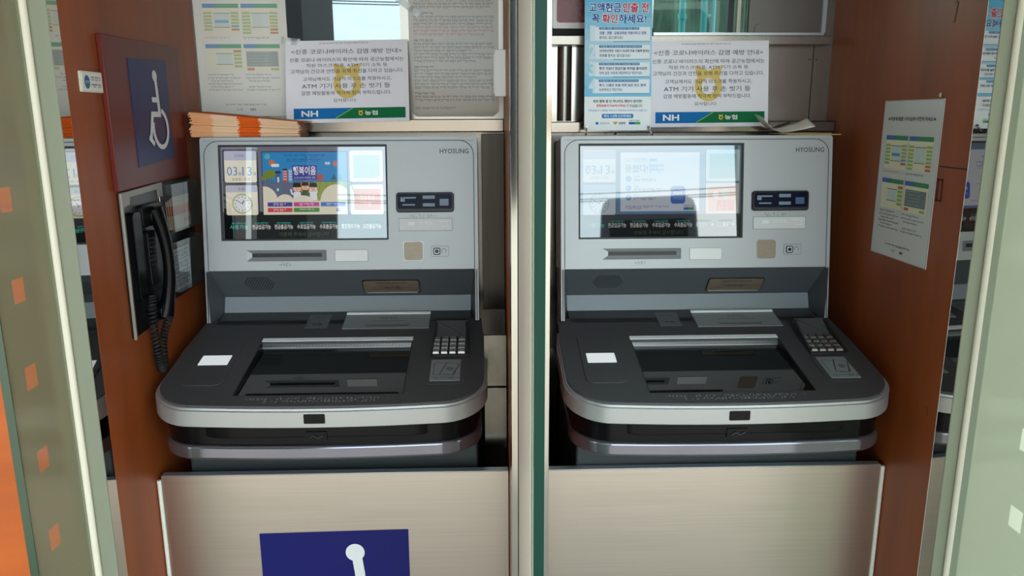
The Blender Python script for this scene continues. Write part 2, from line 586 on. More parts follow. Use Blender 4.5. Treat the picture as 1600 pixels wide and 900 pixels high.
def isa(b, u0, u1, v0, v1, z, m):
    """wheelchair symbol facing left inside a rectangle"""
    U = lambda x: u0 + x * (u1 - u0)
    V = lambda y: v0 + y * (v1 - v0)
    S = (u1 - u0)
    P = lambda l: [(U(x), V(y)) for x, y in l]
    b.disc((U(.635), V(.845)), .064 * S, z + 0.00012, m, 28)
    b.stroke(P([(.645, .82), (.66, .70), (.675, .50)]), .068 * S, z + 0.00024, m)
    b.stroke(P([(.50, .615), (.67, .615)]), .058 * S, z + 0.00036, m)
    b.stroke(P([(.705, .475), (.455, .475)]), .062 * S, z + 0.00048, m)
    b.stroke(P([(.475, .49), (.375, .235)]), .064 * S, z + 0.00060, m)
    b.stroke(P([(.325, .255), (.455, .185)]), .058 * S, z + 0.00072, m)
    arc = []
    for i in range(31):
        a = rad(75 - 275 * i / 30)
        arc.append((U(.665 + .20 * math.cos(a)), V(.335 + .21 * math.sin(a) * (S / (v1 - v0)) * 1.02)))
    b.stroke(arc, .056 * S, z + 0.00084, m)

b = MB(back(1.355))
b.prism([(-0.449, -1.08), (-0.163, -1.08), (-0.163, -0.7775), (-0.449, -0.7815)], 0.0002, 0.0008, M_BLUE)
isa(b, -0.449, -0.163, -1.08, -0.778, 0.0010, M_SYMBOL)
tag(b.build('wheelchair_decal', loc=(-0.306, 1.355, 0.42)), 'royal blue decal with white wheelchair symbol on the lower steel panel', 'sign')

# ------------------------------------------------------------------ post and glass fins
r = empty('mirror_post', (0.0645, 1.23, 0), 'polished mirror steel post between the two cash machines', 'post')
b = MB()
b.prism(rrect(-0.0315, 0.0315, -0.032, 0.032, 0.002, 2), 0, 2.35, M_CHROME)
b.build('post_sleeve', r)
b = MB()
b.box(-0.021, -0.0185, -0.034, -0.030, 0, 2.35, M_BLACKMAT)
b.box(-0.0045, -0.003, -0.034, -0.030, 0, 2.35, M_BLACKMAT)
b.build('rubber_gasket', r)

b = MB(); b.box(-0.0195, -0.0180, -0.39, -0.036, 0, 2.35, pmat('beige_fin_reflection', (186, 172, 156), .5)); b.build('fin_tone_strip', r)  # added strip; its matt beige stands in for the fin's grazing reflection

def fin(x0, x1, y0, y1, label, msides, medge, squares=None, film=0):
    r = empty('glass_fin', ((x0 + x1) / 2, (y0 + y1) / 2, 0), label, 'glass panel')
    cx, cy = (x0 + x1) / 2, (y0 + y1) / 2
    b = MB()
    zs, ys = [0.05, 2.3], [y0, y1]
    sq = squares or []
    for (a, c, d, e) in sq:
        ys += [a, c]; zs += [d, e]
    ys = sorted(set(ys)); zs = sorted(set(zs))
    def kind(y, z):
        for (a, c, d, e) in sq:
            if a < y < c and d < z < e:
                return M_SQ
        return msides
    for (x, flip) in ((x0, True), (x1, False)):
        for i in range(len(ys) - 1):
            for j in range(len(zs) - 1):
                q = [(x - cx, ys[i] - cy, zs[j]), (x - cx, ys[i + 1] - cy, zs[j]), (x - cx, ys[i + 1] - cy, zs[j + 1]), (x - cx, ys[i] - cy, zs[j + 1])]
                mm = kind((ys[i] + ys[i + 1]) / 2, (zs[j] + zs[j + 1]) / 2)
                if film and (x == x1) != (film > 0):      # the film is stuck on one face only
                    mm = M_SQ
                b.add(q, [(3, 2, 1, 0) if flip else (0, 1, 2, 3)], mm)
    b.build('pane', r)
    b = MB()
    b.box(x0 - cx, x1 - cx, y0 - cy - 0.0006, y0 - cy + 0.0006, 0.05, 2.3, medge)
    b.box(x0 - cx, x1 - cx, y1 - cy - 0.0006, y1 - cy + 0.0006, 0.05, 2.3, medge)
    b.build('polished_edge', r)
    return r

fin(0.047, 0.059, 0.80, 1.197, 'clear glass fin with dark green edge in front of the mirror post', M_CLEAR, M_GREENEDGE)
SQL = [(1.056, 1.082, ZC - 0.108 - 0.127 * k - 0.017, ZC - 0.108 - 0.127 * k + 0.017) for k in range(-4, 9)]
SQR = [(1.018, 1.045, ZC - 0.594 + 0.124 * k - 0.017, ZC - 0.594 + 0.124 * k + 0.017) for k in range(-4, 12)]
fin(-0.672, -0.660, 1.020, 1.166, 'frosted green glass fin with small square cutouts left of the wood wall', M_FROST, M_GREENEDGE2, SQL, 1)
fin(0.788, 0.800, 0.80, 1.166, 'frosted pale green glass fin right of the wood wall', M_FROSTR, M_GREENEDGE2, SQR, -1)

def jamb(poly, gx, gy, label):
    r = empty('side_post', (poly[0][0], poly[0][1], 0), label, 'post')
    ox, oy = poly[0]
    pl = [(p[0] - ox, p[1] - oy) for p in poly]
    b = MB()
    b.prism(pl, 0, 2.35, M_MIRROR)
    b.build('post_sleeve', r)
    xs = [p[0] for p in pl[:2]]
    b = MB()
    b.box(min(xs) + 0.0005, max(xs) - 0.0005, -0.0015, 0, 0, 2.35, M_POSTFACE)
    b.build('front_face', r)
    b = MB()
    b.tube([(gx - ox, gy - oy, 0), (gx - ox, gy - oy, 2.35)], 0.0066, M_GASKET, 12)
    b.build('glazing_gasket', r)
    return r

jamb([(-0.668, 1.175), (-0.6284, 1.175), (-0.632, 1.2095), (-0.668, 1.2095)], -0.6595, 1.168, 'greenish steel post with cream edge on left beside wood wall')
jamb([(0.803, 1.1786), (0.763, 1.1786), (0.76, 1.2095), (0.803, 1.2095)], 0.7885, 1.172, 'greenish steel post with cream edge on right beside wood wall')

# ------------------------------------------------------------------ cash machines
TILT, DSL = rad(7.5226), rad(12.4454)
Z0 = ZC - 0.41992
FF = frame((0, 0, Z0), (1, 0, 0), (0, math.sin(TILT), math.cos(TILT)), (0, -math.cos(TILT), math.sin(TILT)))
DF = frame((0, 0, Z0 - 0.0045), (1, 0, 0), (0, math.cos(DSL), math.sin(DSL)), (0, -math.sin(DSL), math.cos(DSL)))
DZ = (0, math.sin(DSL), math.cos(DSL))     # world up inside the deck frame

def deck_outline(hw, front, backv, r, bow=0.008, ins=0.0, n=10):
    hw -= ins; front -= ins
    p = [(-hw + 0.006, -backv)]
    cy = front - bow - r
    p.append((-hw, -0.08))
    for i in range(n + 1):
        a = rad(180 + 90 * i / n)
        p.append((-hw + r + r * math.cos(a), -cy + r * math.sin(a)))
    for i in range(1, 12):
        t = i / 12
        u = (-hw + r) + t * 2 * (hw - r)
        p.append((u, -(front - bow) - bow * (1 - (2 * t - 1) ** 2)))
    for i in range(n + 1):
        a = rad(270 + 90 * i / n)
        p.append((hw - r + r * math.cos(a), -cy + r * math.sin(a)))
    p.append((hw, -0.08))
    p.append((hw - 0.006, -backv))
    return p

def braille(b, u0, u1, v, z, m, seed, pitch=0.0028, cell=0.0075):
    rnd = random.Random(seed)
    u = u0
    while u < u1:
        if rnd.random() < 0.88:
            for i in range(2):
                for j in range(3):
                    if rnd.random() < 0.5:
                        b.box(u + i * pitch - .0006, u + i * pitch + .0006, v + j * pitch - .0006, v + j * pitch + .0006, z, z + .0006, m)
        u += cell

SU0, SU1, SS0, SS1 = -0.2458, 0.0957, 0.1741, 0.3669     # display opening

def display_common(b, Q, tone):
    """parts of the picture that both displays share; Q maps 0..1 picture coords"""
    z = 0.0
    b.rect(*Q(0, 1, 0, 1), z, tone['bg'])

def clockface(b, u, v, r, z, ring_, face, ink):
    b.disc((u, v), r, z, ring_, 32)
    b.disc((u, v), r * .82, z + .0002, face, 32)
    for k in range(12):
        a = rad(30 * k)
        b.disc((u + r * .66 * math.sin(a), v + r * .66 * math.cos(a)), r * .055, z + .0004, ink, 8)
    b.stroke([(u, v), (u + r * .2, v + r * .32)], r * .09, z + .0005, ink)
    b.stroke([(u + r * .1, v - r * .06), (u - r * .58, v + r * .36)], r * .05, z + .0005, ink)

def art_left(b):
    X = lambda x: SU0 + x * (SU1 - SU0)
    Y = lambda y: SS1 - y * (SS1 - SS0)
    def R(x0, x1, y0, y1, z, m, r=0):
        b.rect(X(x0), X(x1), Y(y1), Y(y0), z, m, r)
    cream = scr(236, 228, 205); head = scr(186, 186, 205); ink = scr(60, 60, 70); blue = scr(70, 130, 200)
    black = scr(16, 17, 18)
    R(0, 1, 0, 1, 0, scr(120, 118, 135))
    R(0, 1, .70, 1, .0002, black)
    R(.01, .225, .03, .735, .0003, scr(40, 38, 42), .004)
    # date card, clock card
    R(.022, .215, .05, .385, .0004, cream, .004); R(.022, .215, .05, .15, .0006, head, .003)
    b.txt('2020.', X(.115), Y(.10), w=.022, h=.006, z=.0008, m=blue)
    b.txt('03', X(.068), Y(.265), w=.0215, h=.0185, z=.0008, m=blue)
    b.txt('13', X(.158), Y(.265), w=.0195, h=.0185, z=.0008, m=blue)
    b.txt('월', X(.113), Y(.29), w=.006, h=.0065, z=.0008, m=ink)
    b.txt('일', X(.203), Y(.29), w=.006, h=.0065, z=.0008, m=ink)
    b.txt('금요일 / 오전', X(.12), Y(.35), w=.038, h=.0055, z=.0008, m=ink)
    R(.025, .217, .415, .735, .0004, cream, .004); R(.025, .217, .415, .49, .0006, head, .003)
    b.txt('도움', X(.12), Y(.452), w=.014, h=.0065, z=.0008, m=ink)
    clockface(b, X(.122), Y(.612), .0212, .0008, scr(178, 190, 128), scr(232, 232, 236), scr(28, 28, 30))
    # picture card
    R(.245, .765, .055, .735, .0004, scr(60, 66, 78), .003)
    x0, x1 = .25, .76
    sky = scr(46, 142, 205)
    R(x0, x1, .065, .43, .0006, sky)
    R(x0, .56, .375, .62, .0007, scr(104, 112, 138))
    R(.56, x1, .375, .62, .0007, scr(152, 168, 72))
    R(x0, x1, .372, .384, .0008, scr(82, 120, 150))
    for k in range(6):
        b.stroke([(X(.60 + k * .036), Y(.384)), (X(.57 + k * .05), Y(.60))], .0016, .0008, scr(126, 150, 56))
    # trees and houses
    for (tx, ty, tr) in ((.275, .31, .0075), (.288, .30, .009), (.305, .295, .009), (.258, .34, .005)):
        b.disc((X(tx), Y(ty)), tr, .0009, scr(122, 140, 50), 16)
        R(tx - .002, tx + .002, ty, .385, .00085, scr(90, 70, 50))
    R(.329, .358, .27, .385, .0009, scr(58, 104, 160)); R(.327, .360, .265, .29, .001, scr(50, 52, 66)); R(.338, .350, .33, .385, .001, scr(230, 225, 210))
    R(.372, .400, .255, .385, .0009, scr(196, 78, 80)); R(.373, .399, .24, .26, .001, scr(52, 54, 68))
    R(.407, .428, .245, .385, .0009, scr(120, 170, 214))
    for bx, c in ((.3755, scr(240, 214, 214)), (.409, scr(220, 234, 244))):
        for k in range(4):
            for q in range(3):
                R(bx + q * .0075, bx + q * .0075 + .0045, .262 + k * .028, .278 + k * .028, .0011, c)
    b.disc((X(.595), Y(.335)), .0075, .0009, scr(188, 84, 76), 12)
    for tx, tr in ((.68, .006), (.715, .006)):
        b.poly([(X(tx) - tr, Y(.36)), (X(tx) + tr, Y(.36)), (X(tx), Y(.30))], .0009, scr(62, 104, 110))
    b.disc((X(.308), Y(.175)), .006, .0009, scr(226, 112, 70), 16)
    for dx in (-.004, .001, .006):
        b.disc((X(.325) + dx, Y(.205)), .0035, .001, scr(240, 238, 226), 12)
    for dx in (-.003, .002):
        b.disc((X(.645) + dx, Y(.185)), .0032, .001, scr(200, 220, 236), 12)
    b.disc((X(.69), Y(.19)), .0045, .001, scr(220, 120, 110), 12, .006)
    b.disc((X(.282), Y(.11)), .006, .0009, scr(96, 180, 200), 12)
    for k, w_ in enumerate((.085, .072)):
        b.scrib(X(.505) - w_ / 2, X(.505) + w_ / 2, Y(.105 + .045 * k), .0058, .0009, scr(36, 96, 160), 5 + k)
    # title block
    R(.429, .579, .205, .362, .0012, scr(70, 72, 156))
    b.txt('행복이음', X(.504), Y(.262), w=.047, h=.018, z=.0014, m=scr(246, 246, 250), bold=.02)
    b.txt('도시와 농촌이 함께하는 행복', X(.504), Y(.338), w=.044, h=.0045, z=.0014, m=scr(214, 214, 240))
    # three waving people
    def man(x, y, hair, coat, sc=1):
        b.disc((X(x), Y(y)), .0078 * sc, .0014, scr(236, 196, 176), 16)
        b.poly([(X(x) - .008 * sc, Y(y) + .001), (X(x) + .008 * sc, Y(y) + .001), (X(x) + .006 * sc, Y(y) + .009 * sc), (X(x) - .006 * sc, Y(y) + .009 * sc)], .0015, hair)
        b.poly([(X(x) - .0075 * sc, Y(y) - .024 * sc), (X(x) + .0075 * sc, Y(y) - .024 * sc), (X(x) + .006 * sc, Y(y) - .0075 * sc), (X(x) - .006 * sc, Y(y) - .0075 * sc)], .00135, coat)
        b.stroke([(X(x) - .003, Y(y) - .0005), (X(x) - .0012, Y(y) - .0005)], .001, .0016, ink)
        b.stroke([(X(x) + .0012, Y(y) - .0005), (X(x) + .003, Y(y) - .0005)], .001, .0016, ink)
        b.stroke([(X(x) - .002, Y(y) - .0042), (X(x) + .002, Y(y) - .0042)], .0011, .0016, scr(200, 80, 80))
    b.disc((X(.507), Y(.44)), .0125, .00125, scr(212, 150, 50), 20)
    man(.506, .43, scr(60, 44, 40), scr(80, 100, 60))
    man(.456, .445, scr(32, 30, 34), scr(240, 238, 240), 1.15)
    man(.554, .445, scr(32, 30, 34), scr(240, 238, 240), 1.1)
    b.stroke([(X(.446), Y(.52)), (X(.425), Y(.51)), (X(.418), Y(.46))], .0035, .0014, scr(240, 238, 240))
    b.stroke([(X(.543), Y(.52)), (X(.532), Y(.49)), (X(.543), Y(.455))], .003, .0014, scr(240, 238, 240))
    b.stroke([(X(.565), Y(.52)), (X(.577), Y(.49)), (X(.565), Y(.455))], .003, .0014, scr(240, 238, 240))
    R(.345, .362, .44, .48, .001, scr(60, 140, 130)); R(.334, .345, .45, .48, .001, scr(220, 230, 230))
    # cream hills and buttons
    R(x0, x1, .585, .733, .0017, cream)
    for (hx, hy, rx, ry) in ((.255, .60, .029, .033), (.381, .60, .0185, .0165), (.492, .60, .0205, .0140), (.692, .60, .0330, .0365)):
        pts = []
        for k in range(25):
            a = math.pi * k / 24
            u_ = max(X(x0), min(X(x1), X(hx) + rx * math.cos(a)))
            pts.append((u_, Y(hy) + ry * math.sin(a)))
        b.poly(pts, .00165, cream)
    for (bx, by, w_, c, s_) in ((.276, .60, .149, (84, 70, 160), 1), (.433, .60, .155, (206, 78, 150), 2), (.597, .60, .15, (70, 130, 200), 3),
                               (.276, .66, .149, (214, 76, 76), 4), (.433, .66, .155, (88, 146, 62), 5)):
        R(bx, bx + w_, by, by + .046, .0019, scr(*c))
        b.scrib(X(bx) + .012, X(bx + w_) - .012, Y(by + .023), .0045, .0021, scr(236, 226, 240), s_)
    R(.692, .712, .665, .70, .0019, scr(70, 90, 170)); b.scrib(X(.694), X(.71), Y(.683), .004, .0021, scr(235, 235, 245), 9)
    # side cards on the right
    R(.777, .978, .05, .385, .0004, scr(232, 232, 226), .004); R(.80, .96, .10, .345, .0006, scr(176, 196, 186))
    R(.777, .978, .415, .735, .0004, scr(236, 230, 222), .004); R(.80, .96, .46, .69, .0006, scr(226, 150, 128))
    b.txt('현금출금', X(.88), Y(.55), w=.030, h=.010, z=.0008, m=scr(246, 228, 220)); b.txt('가능', X(.88), Y(.62), w=.018, h=.010, z=.0008, m=scr(246, 228, 220))
    status(b, X, Y)

def status(b, X, Y, scr=scr):
    teal = scr(64, 196, 176); whi = scr(228, 228, 224)
    cols = [('IN SERVICE', '사용가능', .098, .06), ('CASH DEPOSIT', '현금입금가능', .233, .12), ('CASH WITHDRAWAL', '현금출금가능', .368, .12),
            ('CHECK DEPOSIT', '수표입금가능', .505, .12), ('CHECK WITHDRAWAL', '수표출금가능', .642, .12),
            ('PASSBOOK UPDATE', '통장정리가능', .775, .12), ('50,000 WITHDRAWAL', '오만출금가능', .905, .12)]
    for i, (a, c, x, w_) in enumerate(cols):
        b.txt(a, X(x), Y(.822), w=(SU1 - SU0) * .085, h=.0034, z=.0008, m=teal)
        b.txt(c, X(x), Y(.863), w=(SU1 - SU0) * .112, h=.0098, z=.0008, m=teal if i == 0 else whi, bold=.015)
    b.txt('이용해 주셔서 감사합니다', X(.49), Y(.945), w=.103, h=.0092, z=.0008, m=scr(78, 96, 66))

def art_right(b):
    X = lambda x: SU0 + x * (SU1 - SU0)
    Y = lambda y: SS1 - y * (SS1 - SS0)
    def R(x0, x1, y0, y1, z, m, r=0):
        b.rect(X(x0), X(x1), Y(y1), Y(y0), z, m, r)
    card = scr2(206, 218, 226); head = scr2(150, 178, 208); ink = scr2(110, 120, 140); blue = scr2(96, 134, 190)
    black = scr2(16, 17, 18)
    R(0, 1, 0, 1, 0, scr2(98, 128, 150))
    R(0, 1, .745, 1, .0002, black)
    R(.022, .222, .05, .40, .0004, card, .003); R(.022, .222, .05, .15, .0006, head, .003)
    b.txt('03', X(.070), Y(.265), w=.0215, h=.0185, z=.0008, m=blue)
    b.txt('13', X(.160), Y(.265), w=.0195, h=.0185, z=.0008, m=blue)
    b.txt('월', X(.116), Y(.29), w=.006, h=.0065, z=.0008, m=ink)
    b.txt('일', X(.207), Y(.29), w=.006, h=.0065, z=.0008, m=ink)
    b.txt('금요일 / 오전', X(.12), Y(.35), w=.038, h=.0055, z=.0008, m=head)
    R(.022, .222, .425, .75, .0004, card, .003); R(.022, .222, .425, .50, .0006, head, .003)
    clockface(b, X(.122), Y(.628), .0215, .0008, scr2(182, 196, 200), scr2(212, 220, 226), scr2(110, 122, 140))
    # advert card
    R(.238, .755, .06, .735, .0004, scr2(88, 126, 180), .003)
    R(.252, .738, .082, .715, .0006, scr2(214, 222, 232))
    b.txt('NH스마트뱅킹', X(.348), Y(.163), w=.045, h=.0085, z=.0008, m=scr2(150, 166, 196))
    R(.43, .475, .150, .175, .0008, scr2(120, 170, 220), .002)
    b.txt('뭉쳤다!', X(.350), Y(.255), w=.048, h=.0165, z=.0008, m=scr2(96, 118, 160))
    for k in range(2):
        b.scrib(X(.43), X(.525), Y(.235 + .045 * k), .0075, .0008, scr2(128, 164, 210), 40 + k)
    for k, yy in enumerate((.365, .465, .565)):
        b.disc((X(.302), Y(yy)), .0062, .0008, scr2(112, 158, 214), 20)
        b.scrib(X(.335), X(.375), Y(yy - .018), .0042, .0008, scr2(140, 164, 200), 50 + k)
        b.scrib(X(.335), X(.335 + .14 + .03 * (k % 2)), Y(yy + .014), .0042, .0008, scr2(96, 104, 120), 60 + k)
    R(.562, .652, .445, .635, .0009, scr2(36, 92, 196), .006)
    b.txt('NH', X(.605), Y(.52), w=.016, h=.0075, z=.0011, m=scr2(190, 214, 246), bold=.03)
    b.txt('스마트뱅킹', X(.607), Y(.575), w=.022, h=.006, z=.0011, m=scr2(170, 200, 240))
    b.scrib(X(.286), X(.55), Y(.665), .0036, .0008, scr2(100, 112, 170), 71)
    b.scrib(X(.286), X(.38), Y(.685), .0032, .0008, scr2(120, 130, 170), 72)
    R(.643, .672, .675, .703, .0009, scr2(40, 96, 170)); R(.672, .705, .675, .703, .0009, scr2(60, 150, 80))
    b.scrib(X(.644), X(.706), Y(.658), .004, .0009, scr2(110, 120, 140), 73)
    # side cards
    R(.778, .985, .055, .395, .0004, scr2(208, 222, 226), .003); R(.80, .965, .10, .365, .0006, scr2(150, 186, 186))
    R(.778, .985, .415, .745, .0004, scr2(214, 208, 202), .003); R(.80, .965, .455, .72, .0006, scr2(226, 166, 130))
    b.disc((X(.84), Y(.54)), .007, .0008, scr2(226, 232, 234), 18); b.disc((X(.90), Y(.53)), .010, .0008, scr2(200, 206, 176), 18)
    R(.852, .955, .60, .71, .0008, scr2(214, 92, 66))
    b.txt('입금가능', X(.888), Y(.635), w=.022, h=.007, z=.001, m=scr2(246, 210, 196)); b.txt('출금가능', X(.888), Y(.682), w=.022, h=.007, z=.001, m=scr2(246, 210, 196))
    status(b, X, Y, scr2)

def cash_machine(x, y, rz, label, art):
    r = empty('cash_machine', (x, y, 0), label, 'cash machine', None, rz)
    # lower body
    b = MB(); b.box(-0.272, 0.282, -0.185, 0.16, 0.0, 0.775, M_BODY); b.build('cabinet', r, bevel=0.004)
    # upper housing with display opening
    b = MB(FF)
    b.prism(rrect(-0.285, 0.285, 0.1085, 0.3845, [0, 0.006, 0.006, 0]), -0.115, 0.0, M_SILVER, holes=[rrect(SU0, SU1, SS0, SS1)])
    b.box(-0.283, 0.283, -0.02, 0.1085, -0.115, -0.098, M_RECESS)
    b.build('housing', r)
    b = MB(FF)
    o_, i_ = rrect(-0.2778, 0.2778, 0.110, 0.3775, [.001, .030, .030, .001]), rrect(-0.2764, 0.2764, 0.110, 0.3761, [.001, .0287, .0287, .001])
    b.ring(o_, i_, 0.0004, M_GROOVE)
    b.box(-0.2772, 0.2772, 0.3765 - 0.0, 0.3769, -.0002, 0.0003, M_GROOVE)
    b.build('panel_joint', r)
    for s_, nm in ((-1, 'side_trim'), (1, 'side_trim')):
        b = MB(FF)
        a0, a1 = (0.2775, 0.285) if s_ > 0 else (-0.285, -0.2775)
        b.box(a0, a1, 0.0, 0.1085, -0.05, 0.0, M_SILVER)
        b.box(a0 + .0028, a1 - .0028, 0.0, 0.1085, 0.0, 0.0005, M_GROOVE)
        c0, c1 = (0.2655, 0.2775) if s_ > 0 else (-0.2775, -0.2655)
        p = [(c0, -0.06), (c1, -0.06), (c1, -0.0004), (c0 if s_ < 0 else c1, -0.0004)]
        b.build(nm, r, bevel=0.001)
        # dark cheek tapering into the recess
        b = MB()
        q = [(0.2775 * s_, 0.0), (0.2775 * s_, 0.078), (0.2650 * s_, 0.078)]
        b.prism(q if s_ > 0 else list(reversed(q)), Z0 + 0.0, Z0 + 0.1075, M_RECESS)
        b.build('recess_cheek', r)
    # sloping recess and the bright strip below it
    A, B_, C_ = (0.0135, Z0 + 0.1078), (0.070, Z0 + 0.040), (0.056, Z0 + 0.008)
    n = Vector((0, -(A[1] - B_[1]), -(B_[0] - A[0]))).normalized()
    vdir = Vector((0, A[0] - B_[0], A[1] - B_[1])); ln = vdir.length; vdir.normalize()
    RF = frame((0, B_[0], B_[1]), (1, 0, 0), vdir, (0, -vdir.z, vdir.y))
    b = MB(RF); b.box(-0.2775, 0.2775, 0, ln, -0.006, 0, M_RECESS); b.build('recess_panel', r)
    b = MB()
    b.add([(-0.2665, B_[0] - .002, B_[1]), (0.2665, B_[0] - .002, B_[1]), (0.2665, C_[0], C_[1]), (-0.2665, C_[0], C_[1]),
           (-0.2665, B_[0] + .006, B_[1]), (0.2665, B_[0] + .006, B_[1]), (0.2665, C_[0] + .006, C_[1]), (-0.2665, C_[0] + .006, C_[1])],
          [(0, 3, 2, 1), (4, 5, 6, 7), (0, 1, 5, 4), (2, 3, 7, 6), (0, 4, 7, 3), (1, 2, 6, 5)], M_STRIP)
    b.build('recess_strip', r)
    # speaker grille: hexagon of drilled holes
    b = MB(RF)
    gc = (-0.182, ln * 0.52)
    for j in range(-4, 5):
        nh = 12 - abs(j)
        for i in range(nh):
            b.cyl((gc[0] + (i - (nh - 1) / 2) * 0.0056, gc[1] + j * 0.0049), 0.0016, 0.0, 0.0003, M_BLACK, 6)
    b.build('speaker_grille', r)
    # bronze flap
    b = MB(RF)
    fo = rrect(0.035, 0.158, ln * 0.12, ln * 0.62, 0.006)
    b.prism(fo, 0, 0.0012, M_BLACK)
    b.prism(rrect(0.037, 0.156, ln * 0.145, ln * 0.60, 0.005), 0, 0.0022, M_BROWN)
    b.box(0.042, 0.151, ln * 0.135, ln * 0.155, 0.0022, 0.003, M_TRIM)
    b.txt('영수증', 0.098, ln * 0.34, w=.034, h=.009, z=.0025, m=M_STICKD, bold=.01)
    b.box(0.066, 0.130, ln * 0.515, ln * 0.53, 0.0022, 0.0026, M_GROOVE)
    b.build('receipt_flap', r)
    # display
    b = MB(FF)
    b.ring(rrect(SU0 - .0022, SU1 + .0022, SS0 - .0022, SS1 + .0022, .001), rrect(SU0, SU1, SS0, SS1, .0003), 0.0005, M_GROOVE)
    b.box(SU0, SU0 + .0012, SS0, SS1, -.006, .0, M_BLACK); b.box(SU1 - .0012, SU1, SS0, SS1, -.006, .0, M_BLACK)
    b.box(SU0, SU1, SS1 - .0016, SS1, -.006, .0, M_BLACK); b.box(SU0, SU1, SS0, SS0 + .0012, -.006, .0, M_BLACK)
    b.build('display_bezel', r)
    b = MB(FF @ Matrix.Translation((0, 0, -0.006)))
    art(b)
    b.build('display_screen', r, smooth=0)
    # brand lettering
    b = MB(FF); b.txt('HYOSUNG', 0.2372, 0.3546, w=.0597, h=.0098, z=.0004, m=M_GROOVE, bold=.004)
    b.build('brand_lettering', r)
    # card reader
    b = MB(FF)
    b.prism(rrect(0.1155, 0.2352, 0.2285, 0.2695, 0.006), 0, 0.007, M_BLACK)
    rd = b.build('card_reader', r, bevel=0.0015)
    b = MB(FF)
    b.prism(rrect(0.119, 0.2317, 0.2355, 0.2665, 0.004), 0.0068, 0.0078, M_NAVY)
    b.prism(rrect(0.126, 0.222, 0.2300, 0.2325, 0.001), 0.0068, 0.0085, M_STICKD)
    for (a0, a1, c0, c1) in ((0.125, 0.157, 0.2570, 0.2600), (0.125, 0.134, 0.2505, 0.2585), (0.129, 0.155, 0.2425, 0.2455),
                             (0.171, 0.196, 0.2560, 0.2630), (0.171, 0.196, 0.2405, 0.2470)):
        b.rect(a0, a1, c0, c1, 0.0080, M_ICON)
    b.rect(0.206, 0.2245, 0.2420, 0.2560, 0.0080, pmat('reader_gate', (56, 72, 110), .25))
    for k in range(5):
        b.rect(0.206, 0.2245, 0.2430 + k * .0027, 0.2438 + k * .0027, 0.0081, M_ICON)
    b.build('card_slot_window', rd)
    for a_ in ((0.1435, 0.209, 0.2185, 3), (-0.129, -0.105, 0.1195, 8)):
        b = MB(FF); braille(b, a_[0], a_[1], a_[2], 0, M_GROOVE, a_[3], .0022, .0064); b.build('braille_dots', r)
    # labels
    b = MB(FF)
    b.prism(rrect(0.1197, 0.2312, 0.1898, 0.2160, .001), 0, .0006, M_GROOVE)
    b.prism(rrect(0.1203, 0.2306, 0.1904, 0.2154, .001), 0, .0009, M_LABEL)
    b.txt('명세표', 0.1765, 0.2065, w=.030, h=.009, z=.0011, m=M_LABEL_L)
    b.stroke([(0.203, 0.209), (0.222, 0.209), (0.222, 0.199), (0.209, 0.199)], .0016, .0011, M_LABEL_L)
    b.rect(0.139, 0.153, 0.2015, 0.2085, .0011, M_LABEL_L)
    b.build('embossed_label', r)
    b = MB(FF)
    b.prism(rrect(-0.0143, 0.0542, 0.1270, 0.1517, .001), 0, .0006, M_GROOVE)
    b.prism(rrect(-0.0138, 0.0537, 0.1275, 0.1512, .001), 0, .0010, M_WHITE)
    b.build('blank_label', r)
    # passbook slot: chamfered mouth
    b = MB(FF)
    u0, u1, s0, s1 = -0.1980, -0.0318, 0.1288, 0.1520
    b.ring(rrect(u0 - .002, u1 + .002, s0 - .002, s1 + .002, .002), rrect(u0, u1, s0, s1, .002), .0008, M_SILVER)
    ins = (u0 + .012, u1 - .010, s0 + .0085, s1 - .0065)
    vs = [(u0, s0, .0008), (u1, s0, .0008), (u1, s1, .0008), (u0, s1, .0008), (ins[0], ins[2], .0001), (ins[1], ins[2], .0001), (ins[1], ins[3], .0001), (ins[0], ins[3], .0001)]
    mt = pmat('slot_shade_grey', (110, 111, 114), .5)
    b.add(vs, [(0, 1, 5, 4)], mt); b.add(vs, [(1, 2, 6, 5)], mt)
    b.add(vs, [(2, 3, 7, 6)], mt); b.add(vs, [(3, 0, 4, 7)], M_SILVER)
    b.add(vs, [(4, 5, 6, 7)], M_BLACK)
    for k in range(5):
        uu = ins[0] + (k + .5) * (ins[1] - ins[0]) / 5
        b.box(uu - .003, uu + .003, ins[2] + .0034, ins[2] + .0052, .0002, .0006, M_STICKD)
    b.build('passbook_slot', r, smooth=0)
    # contactless reader
    b = MB(FF)
    b.prism(rrect(0.1281, 0.1700, 0.1274, 0.1685, .006), 0, .0012, M_TRIM)
    b.prism(rrect(0.1291, 0.1690, 0.1284, 0.1675, .0055), 0, .0020, M_NFC)
    b.build('contactless_reader', r, bevel=.0004)
    # earphone jack
    b = MB(FF)
    b.prism(rrect(0.1862, 0.2232, 0.1360, 0.1579, .002), 0, .0005, M_GROOVE)
    b.prism(rrect(0.1867, 0.2227, 0.1365, 0.1574, .002), 0, .0008, M_SILVER)
    b.stroke([(0.2128 + .0045 * math.cos(rad(a)), 0.1475 + .0045 * math.sin(rad(a))) for a in range(-50, 231, 20)], .0009, .001, M_STICKD)
    jk = b.build('earphone_jack', r)
    b = MB(FF)
    b.prism(rrect(0.1908, 0.2056, 0.1395, 0.1543, .003), .0008, .0022, M_BLACK)
    b.prism(rrect(0.1928, 0.2036, 0.1415, 0.1523, .002), .0020, .0025, M_LABEL)
    b.cyl((0.1982, 0.1469), .0039, .002, .0034, M_BLACK)
    b.build('jack_socket', jk)

    # ---- deck
    TU0, TU1, TS0, TS1 = -0.1520, 0.1515, 0.0790, 0.2735     # touch screen opening, v = -s
    b = MB(DF)
    hole = [(TU0, -TS1), (TU1, -TS1), (TU1, -TS0), (TU0, -TS0)]
